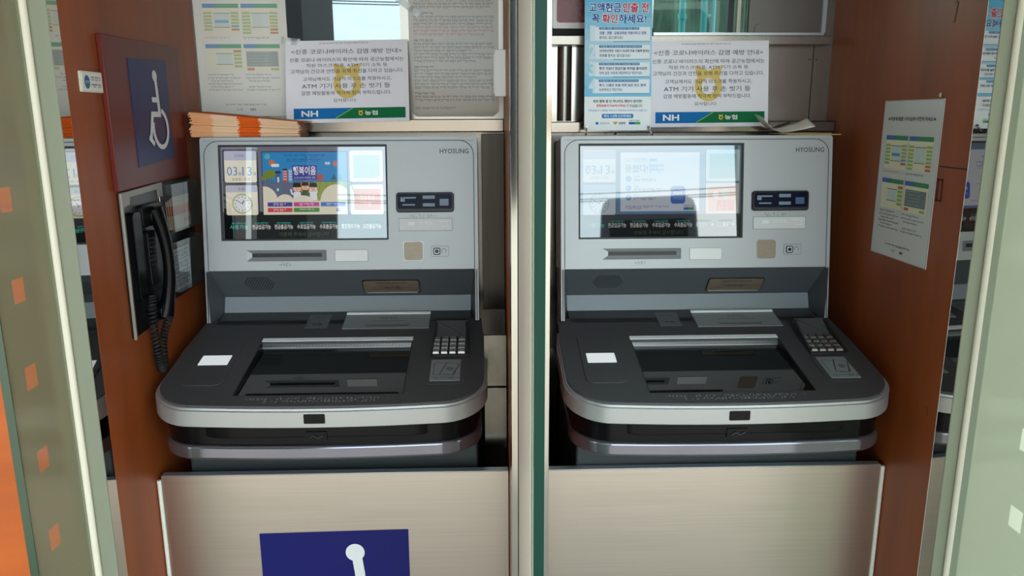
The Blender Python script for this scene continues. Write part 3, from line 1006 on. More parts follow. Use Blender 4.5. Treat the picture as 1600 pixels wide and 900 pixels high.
    b.prism(deck_outline(0.300, 0.314, -0.02, .085, ins=.0045), -0.009, 0, M_DECK, holes=[hole], ext=DZ)
    b.box(-0.2655, 0.2655, 0.0, 0.075, -.009, 0, M_DECK)
    b.build('deck', r)
    b = MB(DF)
    b.prism(deck_outline(0.300, 0.314, 0.03, .085, ins=.0015), -0.011, -0.0035, M_TRIM, ext=DZ, holes=[hole])
    b.prism(deck_outline(0.302, 0.316, 0.03, .086), -0.036, -0.0075, M_LIP, ext=DZ, holes=[hole])
    b.build('front_band', r, bevel=0.002)
    b = MB(DF)
    b.prism(rrect(-0.0165, 0.0165, -0.0325, -0.0125, 0.002), 0, 0.002, M_BLACK)
    # place the sensor on the vertical band face instead
    b = MB()
    fy = -0.316 * math.cos(DSL); fz = Z0 - 0.0045 - 0.316 * math.sin(DSL)
    b.M = frame((0, fy, fz), (1, 0, 0), (0, 0, 1), (0, -1, 0))
    b.prism(rrect(-0.0185, 0.0185, -0.0285, -0.0110, 0.002), -0.003, 0.0012, M_DARKGLOSS)
    b.build('sensor_window', r, bevel=.0006)
    # recessed touch screen
    b = MB(DF)
    ta, tb = -.0055, -.0125          # the pane lies a little flatter than the deck
    vs = [(u_, v_, n_ - d_) for d_ in (0, .004) for (u_, v_, n_) in ((TU0 - .002, -TS1 - .002, ta), (TU1 + .002, -TS1 - .002, ta), (TU1 + .002, -TS0 + .002, tb), (TU0 - .002, -TS0 + .002, tb))]
    b.add(vs, [(0, 1, 2, 3), (7, 6, 5, 4), (0, 4, 5, 1), (1, 5, 6, 2), (2, 6, 7, 3), (3, 7, 4, 0)], M_TOUCH)
    ts = b.build('touch_screen', r)
    b = MB(DF)
    b.box(TU0, TU0 + .002, -TS1, -TS0, -.0125, -.0005, M_BLACK)
    b.box(TU1 - .002, TU1, -TS1, -TS0, -.0125, -.0005, M_BLACK)
    b.box(TU0, TU1, -TS1, -TS1 + .0015, -.0085, -.0005, M_BLACK)
    b.build('screen_gasket', ts)
    b = MB(DF)
    b.box(TU0, TU1, -TS0 + .004, -TS0 + .0175, -.0125, .0012, M_BAR)
    b.add([(TU0, -TS0, -.0125), (TU1, -TS0, -.0125), (TU1, -TS0 + .004, -.001), (TU0, -TS0 + .004, -.001)], [(0, 1, 2, 3)], M_BAR)
    b.build('screen_top_bar', r, bevel=.0006)
    b = MB(DF)
    braille(b, -0.125, 0.128, -0.2870, 0, M_STICK, 21, .0022, .0066)
    braille(b, -0.098, 0.115, -0.2955, 0, M_STICK, 22, .0022, .0066)
    b.build('braille_strip', r)
    b = MB(DF); braille(b, -0.240, -0.205, -0.1265, 0, M_GROOVE, 23, .0022, .006); b.build('braille_dots', r)
    # scanner panel
    b = MB(DF)
    b.prism(rrect(-0.2600, -0.1830, -0.2390, -0.0570, .016), 0, .0016, M_DECK)
    sp = b.build('scanner_panel', r, bevel=.0008)
    b = MB(DF); b.prism(rrect(-0.2490, -0.1935, -0.1670, -0.1315, .0006), .0012, .0022, M_LIT)
    b.build('scanner_window', sp)
    # cash slot cover with pictogram
    b = MB(DF)
    b.box(0.000, 0.180, -0.0245, 0.041, 0, .0016, M_STICK)
    b.txt('현금/수표', 0.092, 0.0225, w=.036, h=.008, z=.0019, m=M_STICKD)
    b.stroke([(0.054, 0.008), (0.130, 0.008), (0.134, -0.010), (0.050, -0.010)], .0012, .0019, M_STICKD, True)
    b.stroke([(0.050, -0.006), (0.044, -0.010), (0.050, -0.014)], .0012, .0019, M_STICKD)
    b.stroke([(0.134, -0.006), (0.140, -0.010), (0.134, -0.014)], .0012, .0019, M_STICKD)
    b.box(0.050, 0.136, -0.0155, -0.0135, .0016, .0019, M_STICKD)
    cs = b.build('cash_slot_cover', r)
    b = MB(DF); b.box(0.000, 0.180, 0.039, 0.047, .0, .0045, M_BAR); b.build('slot_bar', cs, bevel=.001)
    b = MB(DF)
    b.box(-0.0785, -0.0318, -0.0180, 0.0425, 0, .0008, pmat('dark_sticker', (92, 94, 96), .45))
    b.txt('동전 입금', -0.056, 0.028, w=.026, h=.007, z=.001, m=M_STICKD)
    b.txt('수표', -0.056, -0.002, w=.022, h=.010, z=.001, m=M_STICKD, bold=.02)
    b.build('small_sticker', r)
    # pin pad
    b = MB(DF)
    hood = [(0.192, -0.1465), (0.265, -0.1465), (0.2645, -0.0700), (0.2600, -0.0270), (0.1975, -0.0270), (0.1925, -0.0700)]
    b.prism(hood, 0, .004, M_KEYB)
    # raised hood at the back, side wings falling to the front
    def wing(s_, x0, x1, x2, x3):
        vs = [(x0, -.1465, .004), (x1, -.1465, .004), (x2, -.030, .004), (x3, -.030, .004), (x0, -.1465, .006), (x1, -.1465, .006), (x2, -.030, .020), (x3, -.030, .020)]
        b.add(vs, [(3, 2, 1, 0), (4, 5, 6, 7), (0, 1, 5, 4), (1, 2, 6, 5), (2, 3, 7, 6), (3, 0, 4, 7)], M_KEYB)
    wing(-1, 0.190, 0.1935, 0.2010, 0.1970)
    wing(1, 0.2635, 0.2670, 0.2610, 0.2570)
    vs = [(0.197, -.070, .004), (0.261, -.070, .004), (0.261, -.030, .020), (0.197, -.030, .020), (0.261, -.022, .0), (0.197, -.022, .0)]
    b.add(vs, [(0, 1, 2, 3), (3, 2, 4, 5), (0, 3, 5), (1, 4, 2)], pmat('pin_hood_grey', (88, 90, 92), .35, metal=.3))
    pp = b.build('pin_pad', r, bevel=.0008)
    kb = None
    for j in range(4):
        for i in range(4):
            ku = 0.2015 + i * 0.0163 + (0.001 if i == 3 else 0)
            kv = -0.0830 - j * 0.0165
            b = MB(DF @ Matrix.Translation((ku, kv, 0.004)))
            w_ = .0062 if i < 3 else .0068
            b.add([(-w_, -.0062, 0), (w_, -.0062, 0), (w_, .0062, 0), (-w_, .0062, 0), (-w_ + .001, -.0050, .004), (w_ - .001, -.0050, .004), (w_ - .001, .0052, .0048), (-w_ + .001, .0052, .0048)],
                  [(3, 2, 1, 0), (4, 5, 6, 7), (0, 1, 5, 4), (1, 2, 6, 5), (2, 3, 7, 6), (3, 0, 4, 7)], M_KEY)
            s_ = [['1', '2', '3', '취소'], ['4', '5', '6', '정정'], ['7', '8', '9', '확인'], ['*', '0', '#', '']][j][i]
            if s_:
                b.txt(s_, 0, 0, h=.005, z=.0050, m=M_STICKD)
            b.build('key', pp)
    b = MB(DF)
    b.prism(rrect(0.1865, 0.2590, -0.2440, -0.1525, .010), 0, .0012, M_DECK)
    b.prism(rrect(0.1950, 0.2510, -0.2345, -0.1590, .001), .001, .0024, M_STICK)
    P = [(0.201, -0.175), (0.201, -0.215), (0.240, -0.215), (0.246, -0.180), (0.205, -0.168)]
    b.stroke(P, .0012, .0027, M_STICKD, True)
    b.poly([(0.213, -0.212), (0.237, -0.216), (0.249, -0.178), (0.225, -0.170)], .0028, M_STICK)
    b.stroke([(0.213, -0.212), (0.237, -0.216), (0.249, -0.178), (0.225, -0.170)], .0020, .0030, M_STICKD, True)
    b.disc((0.231, -0.194), .007, .0031, pmat('sticker_mid', (100, 103, 105), .4), 16)
    b.scrib(0.198, 0.249, -0.226, .005, .0027, M_STICKD, 33)
    b.build('passbook_sticker', r)

    # ---- under the deck
    b = MB(DF)
    b.prism(deck_outline(0.289, 0.300, 0.03, .080), -0.075, -0.030, M_DARKGLOSS, ext=DZ)
    b.build('under_deck', r)
    b = MB()
    b.M = Matrix.Translation((0, 0, 0))
    b.prism(deck_outline(0.286, 0.299, -0.02, .080), 0.782, 0.826, M_DARKGLOSS)
    b.prism([(-0.20, -0.29), (-0.17, -0.3010), (0.17, -0.3010), (0.20, -0.29)], 0.800, 0.8215, M_DARKGLOSS)
    b.build('dark_recess', r, bevel=.002)
    b = MB(frame((0, -0.2985, 0.802), (1, 0, 0), (0, 0, 1), (0, -1, 0)))
    b.prism(rrect(-0.019, 0.019, -0.009, 0.009, .002), 0, .005, M_DARKGLOSS)
    b.tube([(-.012, -.003, .006), (-.004, .003, .0065), (.004, -.002, .0065), (.013, .003, .006)], .0012, M_STICKD)
    b.build('lock_latch', r)
    b = MB()
    b.prism(deck_outline(0.290, 0.306, -0.02, .084), 0.7590, 0.7855, M_LOWLIP)
    b.build('lower_trim', r, bevel=.005, seg=3)
    return r

cash_machine(-0.30943, 1.5752, rad(0.117), 'grey cash machine with colourful cartoon display, envelopes stacked on top', art_left)
cash_machine(0.43359, 1.5623, rad(0.307), 'grey cash machine with pale blue reflecting display, banner standing on top', art_right)

# ------------------------------------------------------------------ printed sheets
def emblem(b, u, v, s, z, m):
    """ring with two sprout leaves"""
    N = 28
    o_ = [(u + .50 * s * math.cos(2 * math.pi * k / N), v - .18 * s + .54 * s * math.sin(2 * math.pi * k / N)) for k in range(N)]
    i_ = [(u + .255 * s * math.cos(2 * math.pi * k / N), v - .17 * s + .30 * s * math.sin(2 * math.pi * k / N)) for k in range(N)]
    b.ring(o_, i_, z, m)
    b.poly([(u - .02 * s, v + .22 * s), (u - .40 * s, v + .12 * s), (u - .52 * s, v + .58 * s), (u - .30 * s, v + .50 * s), (u - .12 * s, v + .44 * s)], z + .0001, m)
    b.poly([(u + .02 * s, v + .22 * s), (u + .12 * s, v + .44 * s), (u + .30 * s, v + .50 * s), (u + .52 * s, v + .58 * s), (u + .40 * s, v + .12 * s)], z + .00012, m)
    b.poly([(u - .16 * s, v + .2 * s), (u + .16 * s, v + .2 * s), (u + .22 * s, v + .50 * s), (u, v + .38 * s), (u - .22 * s, v + .50 * s)], z + .00014, m)

def notice(M, w, h, label):
    """A4 landscape notice, origin at its lower left corner"""
    b = MB(M)
    pap = prt(238, 236, 246); ink = prt(44, 44, 50)
    b.box(0, w, 0, h, -0.0006, 0, pap)
    emblem(b, w * .50, h * .53, w * .225, .0002, prt(222, 196, 120))
    b.scrib(w * .28, w * .68, h * .965, h * .012, .0003, ink, 3)
    L = [('<신종 코로나바이러스 감염 예방 안내>', .50, .865, .90, .060), ('신종 코로나 바이러스의 확산에 따라 공근농협에서는', .50, .765, .93, .050),
         ('직원 마스크 착용, ATM 기기 소독 등', .50, .695, .66, .047), ('고객님의 건강과 안전을 위해 최선을 다하고 있습니다.', .50, .625, .92, .050),
         ('고객님께서도 가급적 마스크를 착용하시고,', .50, .530, .72, .050), ('ATM 기기 사용 후 손 씻기 등', .49, .445, .72, .062),
         ('감염 예방활동에 적극적 참여 부탁드립니다.', .49, .360, .73, .050), ('감사합니다.', .48, .270, .19, .042)]
    for t, x, y, ww, hh in L:
        b.txt(t, w * x, h * y, w=w * ww, h=h * hh, z=.0005, m=ink)
    blue = prt(22, 112, 182); green = prt(14, 112, 66)
    b.rect(w * .06, w * .97, h * .045, h * .175, .0003, green)
    b.poly([(w * .06, h * .045), (w * .38, h * .045), (w * .46, h * .10), (w * .53, h * .175), (w * .06, h * .175)], .0005, blue)
    b.stroke([(w * .40, h * .05), (w * .46, h * .10), (w * .54, h * .17)], .0022, .0006, prt(120, 180, 70))
    b.txt('NH', w * .19, h * .110, w=w * .135, h=h * .072, z=.0007, m=prt(240, 244, 248), bold=.03)
    emblem(b, w * .605, h * .115, w * .034, .0007, prt(230, 190, 70))
    b.txt('농협', w * .69, h * .110, w=w * .105, h=h * .055, z=.0007, m=prt(240, 244, 240), bold=.02)
    o = b.build('paper_notice', loc=M.translation, smooth=0)
    return tag(o, label, 'notice')

def lean(xl, yl, zl, w, h, ytop, ang):
    """frame of a sheet leaning back to ytop, turned by ang in its own plane"""
    u = Vector((1, 0, 0)); dy = ytop - yl
    v = Vector((0, dy, math.sqrt(max(h * h - dy * dy, 0)))).normalized()
    n = u.cross(v)
    u2 = u * math.cos(ang) + v * math.sin(ang); v2 = v * math.cos(ang) - u * math.sin(ang)
    return frame((xl, yl, zl), u2, v2, n)

notice(lean(-0.4320, 1.693, ZC - 0.0115, 0.262, 0.177, 1.735, rad(0.9)), 0.262, 0.177, 'white virus prevention notice taped above left cash machine, slightly tilted')
notice(lean(0.3450, 1.690, ZC - 0.0225, 0.262, 0.182, 1.715, rad(0.4)), 0.262, 0.182, 'white virus prevention notice behind blue banner above right cash machine')

def guide(b, w, h, z, ink, mk):
    """payment guide: heading, four screen pictures, captions"""
    cream = mk(226, 218, 186); green = mk(30, 124, 72); blue = mk(40, 98, 166); lime = mk(150, 176, 92); dk = mk(66, 84, 74); red = mk(190, 96, 66); sky = mk(70, 150, 190)
    b.txt('★지방세 통합 / 카드납부 이렇게 하세요★', w * .5, h * .885, w=w * .82, h=h * .026, z=z, m=ink, bold=.02)
    cells = [(.10, .49, .57, .78), (.515, .91, .57, .78), (.10, .49, .315, .505), (.515, .91, .315, .505)]
    for k, (a, c, d, e) in enumerate(cells):
        b.rect(w * a, w * c, h * d, h * e, z, cream)
        b.rect(w * a, w * c, h * (e - .028), h * e, z + .0002, green)
        b.poly([(w * a, h * (e - .028)), (w * (a + .12), h * (e - .028)), (w * (a + .17), h * e), (w * a, h * e)], z + .0004, blue)
        cw = c - a
        if k < 3:
            b.rect(w * (a + cw * .30), w * (a + cw * .72), h * (d + .05), h * (e - .065), z + .0002, mk(196, 208, 204))
            for yy in (d + .05, e - .065):
                b.stroke([(w * (a + cw * .27), h * yy), (w * (a + cw * .75), h * yy)], h * .004, z + .0004, dk)
        else:
            b.rect(w * (a + cw * .06), w * (a + cw * .94), h * (d + .035), h * (e - .05), z + .0002, mk(112, 124, 122))
            for q in range(5):
                b.scrib(w * (a + cw * .1), w * (a + cw * .7), h * (d + .05 + q * .02), h * .008, z + .0004, mk(170, 180, 178), 90 + q)
            b.rect(w * (a + cw * .06), w * (a + cw * .26), h * (d + .008), h * (d + .026), z + .0002, red)
            b.rect(w * (a + cw * .72), w * (a + cw * .94), h * (d + .008), h * (d + .026), z + .0002, lime)
        if k in (0, 1):
            for q in range(6 if k == 0 else 7):
                yy = e - .055 - q * .0225
                b.rect(w * (a + .005), w * (a + cw * .24), h * (yy - .015), h * yy, z + .0003, lime)
                b.rect(w * (a + cw * .77), w * (c - .005), h * (yy - .015), h * yy, z + .0003, (sky if (k == 0 and q == 4) else red if q >= 5 else lime))
        if k == 0:
            b.rect(w * (a + cw * .32), w * (a + cw * .70), h * (d + .08), h * (d + .10), z + .0004, sky)
        if k == 2:
            for q in range(5):
                yy = e - .04 - q * .026
                b.rect(w * (a + cw * .77), w * (c - .005), h * (yy - .018), h * yy, z + .0003, red if q in (0,) else lime)
        b.scrib(w * a, w * (a + cw * .72), h * (d - .022), h * .011, z, red if k == 0 else ink, 100 + k)
        if k >= 2:
            for q in range(5):
                if k == 3 and q == 2:
                    continue
                b.scrib(w * (a + (.03 if q % 2 else 0)), w * (a + cw * (.95 if q % 2 == 0 else .7)), h * (d - .045 - q * .021), h * .010, z, ink, 110 + k * 8 + q)
    b.stroke([(w * .08, h * .80), (w * .93, h * .80), (w * .93, h * .12), (w * .08, h * .12)], w * .003, z, mk(200, 200, 198), True)
    b.scrib(w * .27, w * .72, h * .082, h * .011, z, ink, 140)
    b.txt('농 협', w * .42, h * .048, h=h * .018, z=z, m=ink)
    b.txt('NH', w * .57, h * .048, h=h * .02, z=z, m=ink, bold=.03)

mkp = lambda *c: lam(*c)
b = MB(wallR() @ Matrix.Translation((-1.489, -0.262, 0.0012)))
b.box(0, 0.1965, 0, 0.290, -0.001, 0, lam(206, 204, 202))
guide(b, 0.1965, 0.290, .0004, lam(40, 40, 44), mkp)
b.stroke([(0.001, 0.001), (0.1955, 0.001), (0.1955, 0.289), (0.001, 0.289)], .002, .0004, lam(176, 168, 162), True)
b.disc((0.182, 0.296), .004, .0004, lam(214, 208, 198), 10)
tag(b.build('instruction_sheet', loc=(0.759, 1.39, ZC - 0.262), smooth=0), 'laminated payment guide with four small pictures on right wood wall', 'notice')

b = MB(back(1.7475) @ Matrix.Translation((-0.628, 0.004, 0.0)))
b.box(0, 0.196, 0, 0.300, -0.001, 0, lam(222, 220, 214))
pl = lambda *c: lam(*[int(x * .55 + 222 * .45) for x in c])  # print mixed toward white: glare on the laminate put into the colour
guide(b, 0.196, 0.300, .0004, pl(60, 60, 60), pl)
tag(b.build('instruction_sheet', loc=(-0.53, 1.7475, ZC + 0.004), smooth=0), 'glare-paled laminated payment guide on back wall behind orange envelopes', 'notice')

# long regulations sheet right of the tinted pane
b = MB(back(1.7475) @ Matrix.Translation((-0.171, 0.002, 0.0)))
w, h = 0.194, 0.34
b.prism([(0.012, 0), (w - .012, 0), (w, .010), (w, h), (0, h), (0, .010)], -.001, 0, lam(184, 176, 166))
ink = lam(92, 90, 88)
emblem(b, w * .52, .145, .046, .0002, lam(178, 174, 168))
y = h - .012
rnd = random.Random(4)
k = 0
while y > .03:
    head = (k % 7 == 0)
    b.scrib(.010, (.055 if head else w - .010 - (rnd.random() * .05 if k % 7 in (3, 6) else 0)), y, .0044, .0004, lam(60, 58, 58) if head else (lam(170, 96, 88) if 17 < k < 21 else ink), 200 + k)
    y -= .0072 if not (k % 7 == 6) else .0125
    k += 1
b.scrib(.010, .10, .018, .004, .0004, ink, 300)
tag(b.build('regulations_sheet', loc=(-0.074, 1.7475, ZC + 0.002), smooth=0), 'laminated grey sheet of dense small print above left cash machine', 'notice')

# adhesive tape pieces
for (M_, w, h, lab) in ((back(1.7305) @ Matrix.Translation((-0.442, 0.155, 0)) @ Matrix.Rotation(rad(-6), 4, 'Z'), .040, .014, 'clear tape on top left corner of left virus notice'),
                        (back(1.7455) @ Matrix.Translation((-0.206, 0.252, 0)) @ Matrix.Rotation(rad(-38), 4, 'Z'), .070, .014, 'clear tape strip on top left of dense small print sheet')):
    b = MB(M_)
    n = 8
    for i in range(n):
        a, c = i / n, (i + 1) / n
        za, zc = .0008 * math.sin(a * 9), .0008 * math.sin(c * 9)
        b.add([(w * a, 0, za), (w * c, 0, zc), (w * c, h, zc), (w * a, h, za)], [(0, 1, 2, 3)], M_TAPE)
    o = b.build('tape_strip', loc=M_.translation)
    tag(o, lab, 'tape')

# white plastic block on the wooden divider
b = MB(); b.box(0.012, 0.033, 1.475, 1.50, ZC + 0.038, ZC + 0.122, M_WHITE)
b.box(0.0095, 0.0125, 1.480, 1.495, ZC + 0.044, ZC + 0.116, M_WHITE)
tag(b.build('plastic_block', loc=(0.0225, 1.4875, ZC + 0.038), bevel=.003), 'small white plastic block on the divider beside small print sheet', 'fitting')

# red sign in a white frame, high in the right bay
b = MB(back(1.7435))
b.prism(rrect(0.140, 0.352, 0.187, 0.36, .004), 0, .004, M_WHITE)
b.prism(rrect(0.149, 0.342, 0.199, 0.35, .006), .003, .005, pmat('dark_red_sign', (120, 34, 40), .3))
for k, t in enumerate(('365일 코너', '영업 시간 안내', '평일 휴일')):
    b.txt(t, 0.228, 0.256 - k * .022, w=.12, h=.0135, z=.0055, m=pmat('sign_grey_ink', (150, 120, 116), .5))
tag(b.build('red_sign', loc=(0.246, 1.7435, ZC + 0.187), bevel=0), 'dark red sign in white frame behind top of blue banner', 'sign')

# ------------------------------------------------------------------ mini banner on the right machine
TOPZ = Z0 + 0.3845 * math.cos(TILT)
BY = 1.650
r = empty('banner_stand', (0.272, BY, TOPZ + 0.0005), 'small blue and white banner with numbers 1 to 4 on right cash machine', 'banner')
BF = frame((0, 0, 0), (1, 0, 0), (0, 0.10, math.sqrt(1 - .01)), (0, -math.sqrt(1 - .01), 0.10))
b = MB(BF @ Matrix.Translation((-0.0705, 0.010, 0)))
w, h = 0.141, 0.300
blue = prt(24, 76, 156); red = prt(206, 42, 62); wh = prt(236, 242, 246); ink = prt(40, 52, 84)
b.box(0, w, 0, h, -.0008, 0, wh)
# background: bands of blue, white foot
NB = 10
for k in range(NB):
    t = k / (NB - 1)
    c = (int(186 - 96 * abs(t * 1.6 - .6)), int(222 - 40 * abs(t * 1.6 - .6)), int(236 - 8 * abs(t * 1.6 - .6)))
    y0 = .070 + (h - .070) * k / NB
    b.rect(0, w, y0, y0 + (h - .070) / NB, .0002, prt(*c))
b.txt('고액현금', .0425, .2510, w=.069, h=.0215, z=.0006, m=wh, bold=.06)
b.txt('고액현금', .0425, .2510, w=.067, h=.0195, z=.0008, m=blue, bold=.02)
b.txt('인출 전', .106, .2510, w=.056, h=.0215, z=.0006, m=wh, bold=.06)
b.txt('인출 전', .106, .2510, w=.054, h=.0195, z=.0008, m=red, bold=.02)
b.txt('꼭', .0225, .2285, w=.018, h=.0205, z=.0006, m=wh, bold=.06); b.txt('꼭', .0225, .2285, w=.0165, h=.0185, z=.0008, m=blue, bold=.02)
b.txt('확인', .0525, .2285, w=.034, h=.0205, z=.0006, m=wh, bold=.06); b.txt('확인', .0525, .2285, w=.032, h=.0185, z=.0008, m=red, bold=.02)
b.txt('하세요!', .100, .2285, w=.060, h=.0205, z=.0006, m=wh, bold=.06); b.txt('하세요!', .100, .2285, w=.058, h=.0185, z=.0008, m=blue, bold=.02)
rows = [('1', .1835, '검찰, 경찰, 금융감독원 등을 사칭', '검찰 · 경찰 · 금융감독원 직원이라고 전화', '받지는 않으셨나요?', .098),
        ('2', .1470, '대출을 위해 입금한 돈을 찾아달라며', '상대방(전화한 사람)이 입금한 돈을 인출해 달라는', '전화를 받지는 않으셨나요?', .105),
        ('3', .1115, '은행 직원이 물으면 거짓말을 하라며', '창구 직원이 현금인출 목적을 물어보면', '위와 같은 사유로 대답하라고 하던가요?', .100),
        ('4', .0772, '인출한 돈을 집에 보관하라며', '혹시, 인출한 돈을 위와 같은 장소 등에', '보관하라고 하던가요?', .098)]
for n_, yb, t0, t1, t2, ww in rows:
    b.rect(.022, w - .004, yb, yb + .0285, .0004, prt(232, 240, 248))
    b.stroke([(.06, yb - .0012), (w - .004, yb - .0006)], .0016, .0004, prt(104, 152, 192))
    b.txt(n_, .0165, yb + .0155, w=.0155 if n_ != '1' else .011, h=.0315, z=.0008, m=prt(214, 232, 244), bold=.03)
    b.rect(.030, .030 + ww * .86, yb + .0228, yb + .0278, .0006, prt(70, 130, 178), .002)
    b.txt(t0, .033, yb + .0252, w=ww * .80, h=.0028, z=.0008, m=wh, al='l')
    b.txt(t1, .031, yb + .0162, w=ww, h=.0062, z=.0008, m=blue if n_ in '14' else ink, al='l', bold=.02)
    b.txt(t2, .031, yb + .0070, w=ww * (.5 if n_ in '14' else .62 if n_ == '2' else .9), h=.0062, z=.0008, m=ink if n_ != '3' else blue, al='l', bold=.01)
b.txt('위의 항목 중 단 하나라도 해당이 된다면?', w / 2, .0605, w=.104, h=.0064, z=.0006, m=prt(40, 40, 46), bold=.02)
b.txt('전화금융사기(보이스피싱)', w * .40, .0510, w=.062, h=.0064, z=.0006, m=red, bold=.02)
b.txt('가 의심됩니다', w * .75, .0510, w=.034, h=.0064, z=.0006, m=prt(40, 40, 46), bold=.01)
b.txt('전화금융사기 예방을 위해 창구 직원에게 문의하시기 바랍니다', w / 2, .0415, w=.124, h=.0042, z=.0006, m=prt(70, 120, 180))
b.rect(.037, .104, .0255, .0345, .0004, prt(50, 128, 190), .003)
b.txt('즉시 112에 신고하세요', .0705, .0300, w=.058, h=.0058, z=.0006, m=wh, bold=.02)
b.disc((.027, .0150), .0032, .0004, prt(50, 120, 200), 12); b.txt('금융감독원', .043, .0150, w=.020, h=.0045, z=.0004, m=prt(120, 130, 150))
b.poly([(.060, .018), (.072, .018), (.066, .0115)], .0004, prt(206, 160, 50)); b.txt('경찰청', .080, .0150, w=.015, h=.0052, z=.0004, m=prt(50, 50, 60), bold=.02)
b.rect(.0945, .107, .0125, .0175, .0004, prt(34, 100, 176)); b.rect(.107, .119, .0125, .0175, .0004, prt(80, 170, 80)); b.scrib(.0945, .119, .0200, .003, .0004, prt(60, 70, 110), 9)
b.build('banner_sheet', r, smooth=0)
for s_ in (-1, 1):
    b = MB()
    x = s_ * 0.0655
    b.M = Matrix.Identity(4)
    b.tube([(x, -.004, .017), (x, 0.006, .017)], .0026, M_CHROME, 10)
    b.tube([(x, -.003, .015), (x - s_ * -.004 * 0 + s_ * .004, -.022, .0022)], .0019, M_CHROME, 8)
    b.tube([(x + s_ * .004, -.026, .0022), (x + s_ * .004, -.018, .0022)], .0022, M_BLACK, 8)
    b.build('clip_foot', r)
b = MB(); b.tube([(-.062, .005, .02), (-.02, .026, .1), (0, .033, .2)], .0016, M_BLACK); b.tube([(.062, .005, .02), (.02, .026, .1), (0, .033, .2)], .0016, M_BLACK)
b.tube([(0, .004, .006), (0, .034, .0022)], .002, M_BLACK)
b.build('back_strut', r)

# ------------------------------------------------------------------ envelopes and papers
ENV_W, ENV_D = 0.222, 0.085
def envelope_mesh():
    b = MB()
    peach = prt(232, 168, 122); org = prt(226, 98, 26); cr = prt(236, 200, 166)
    t0, t1 = 0.0019, 0.0011
    xs = [0, .045, .098, .142, ENV_W]
    cols = [peach, cr, peach, org, cr]
    for i in range(4):
        a, c = xs[i], xs[i + 1]
        ta = t0 + (t1 - t0) * a / ENV_W; tb = t0 + (t1 - t0) * c / ENV_W
        m = [peach, cr, org, cr][i]
        vs = [(a, 0, 0), (c, 0, 0), (c, ENV_D, 0), (a, ENV_D, 0), (a, 0, ta), (c, 0, tb), (c, ENV_D, tb), (a, ENV_D, ta)]
        fs = [(3, 2, 1, 0), (4, 5, 6, 7), (0, 1, 5, 4), (2, 3, 7, 6)]
        if i == 0: fs.append((0, 4, 7, 3))
        if i == 3: fs.append((1, 2, 6, 5))
        b.add(vs, fs, m)
    return b
eb = envelope_mesh()
first = eb.build('envelope', smooth=0)
rnd = random.Random(11)
NENV = 25
for i in range(NENV):
    o = first if i == 0 else first.copy()
    if i:
        COL.objects.link(o)
    slope = i * (0.0019 - 0.0011) / ENV_W
    zl = TOPZ + 0.0006 + i * 0.00200
    jx, jy = rnd.uniform(-.004, .003), rnd.uniform(-.003, .003)
    o.location = (-0.613 + jx, 1.634 + jy, zl - slope * jx)
    o.rotation_euler = (0, math.atan(slope), rad(rnd.uniform(-.6, .6)))
    tag(o, 'peach and orange bank envelope within the fanned stack on left cash machine', 'envelope', 'stacked bank envelopes on the left machine')
b = MB()
b.box(0, .232, 0, .085, 0, .0008, prt(206, 92, 44))
b.rect(.10, .228, .004, .081, .001, prt(206, 186, 168))
b.poly([(.0, .0), (.10, .0), (.13, .085), (.0, .085)], .0011, prt(196, 84, 40))
b.scrib(.14, .20, .03, .008, .0013, prt(120, 90, 80), 4); b.scrib(.13, .19, .05, .006, .0013, prt(120, 90, 80), 5)
o = b.build('envelope', smooth=0)
o.location = (-0.611, 1.639, TOPZ + 0.0006 + NENV * 0.00200 + .0008); o.rotation_euler = (0, math.atan(NENV * .0008 / ENV_W), rad(-2.5))
tag(o, 'orange printed envelope on top of the stack above left cash machine', 'envelope', 'stacked bank envelopes on the left machine')

RTOP = TOPZ
for (x, y, rz, c, lab, dz) in ((0.622, 1.618, rad(-4), (196, 170, 110), 'tan paper envelope at right corner of right cash machine, lower one', .0006),
                               (0.612, 1.628, rad(3), (212, 192, 140), 'tan paper envelope under crumpled white slip on right cash machine', .0026)):
    b = MB()
    b.box(0, .112, 0, .060, 0, .0010, prt(*c)); b.box(0.0, .112, 0, .004, .0008, .0018, prt(int(c[0] * .9), int(c[1] * .9), int(c[2] * .85)))
    b.poly([(.0, .06), (.056, .026), (.112, .06)], .0013, prt(int(c[0] * .95), int(c[1] * .95), int(c[2] * .93)))
    o = b.build('paper_envelope', smooth=0); o.location = (x, y, RTOP + dz); o.rotation_euler = (0, 0, rz)
    tag(o, lab, 'envelope')
# crumpled slip: curled sheet folded in the middle
b = MB()
NX, NY = 16, 6
vs = []
for i in range(NX + 1):
    t = i / NX
    for j in range(NY + 1):
        q = j / NY
        x = .110 * t
        z = .001 + (.030 * (1 - t / .40) ** 1.6 if t < .40 else 0) + (.026 * ((t - .48) / .52) ** 1.2 if t > .48 else 0) * (.45 + .55 * q)
        z += .0022 * math.sin(9 * t + 3 * q) * q + .001
        vs.append((x, .050 * q + .006 * math.sin(5 * t), z + .006 * q))
fs = [(i * (NY + 1) + j, (i + 1) * (NY + 1) + j, (i + 1) * (NY + 1) + j + 1, i * (NY + 1) + j + 1) for i in range(NX) for j in range(NY)]
b.add(vs, fs, prt(240, 236, 224))
o = b.build('paper_slip', smooth=60)
md = o.modifiers.new('thickness', 'SOLIDIFY'); md.thickness = .0004
o.location = (0.573, 1.628, RTOP + .0042)
tag(o, 'crumpled cream paper slip on right cash machine beside the notice', 'paper')

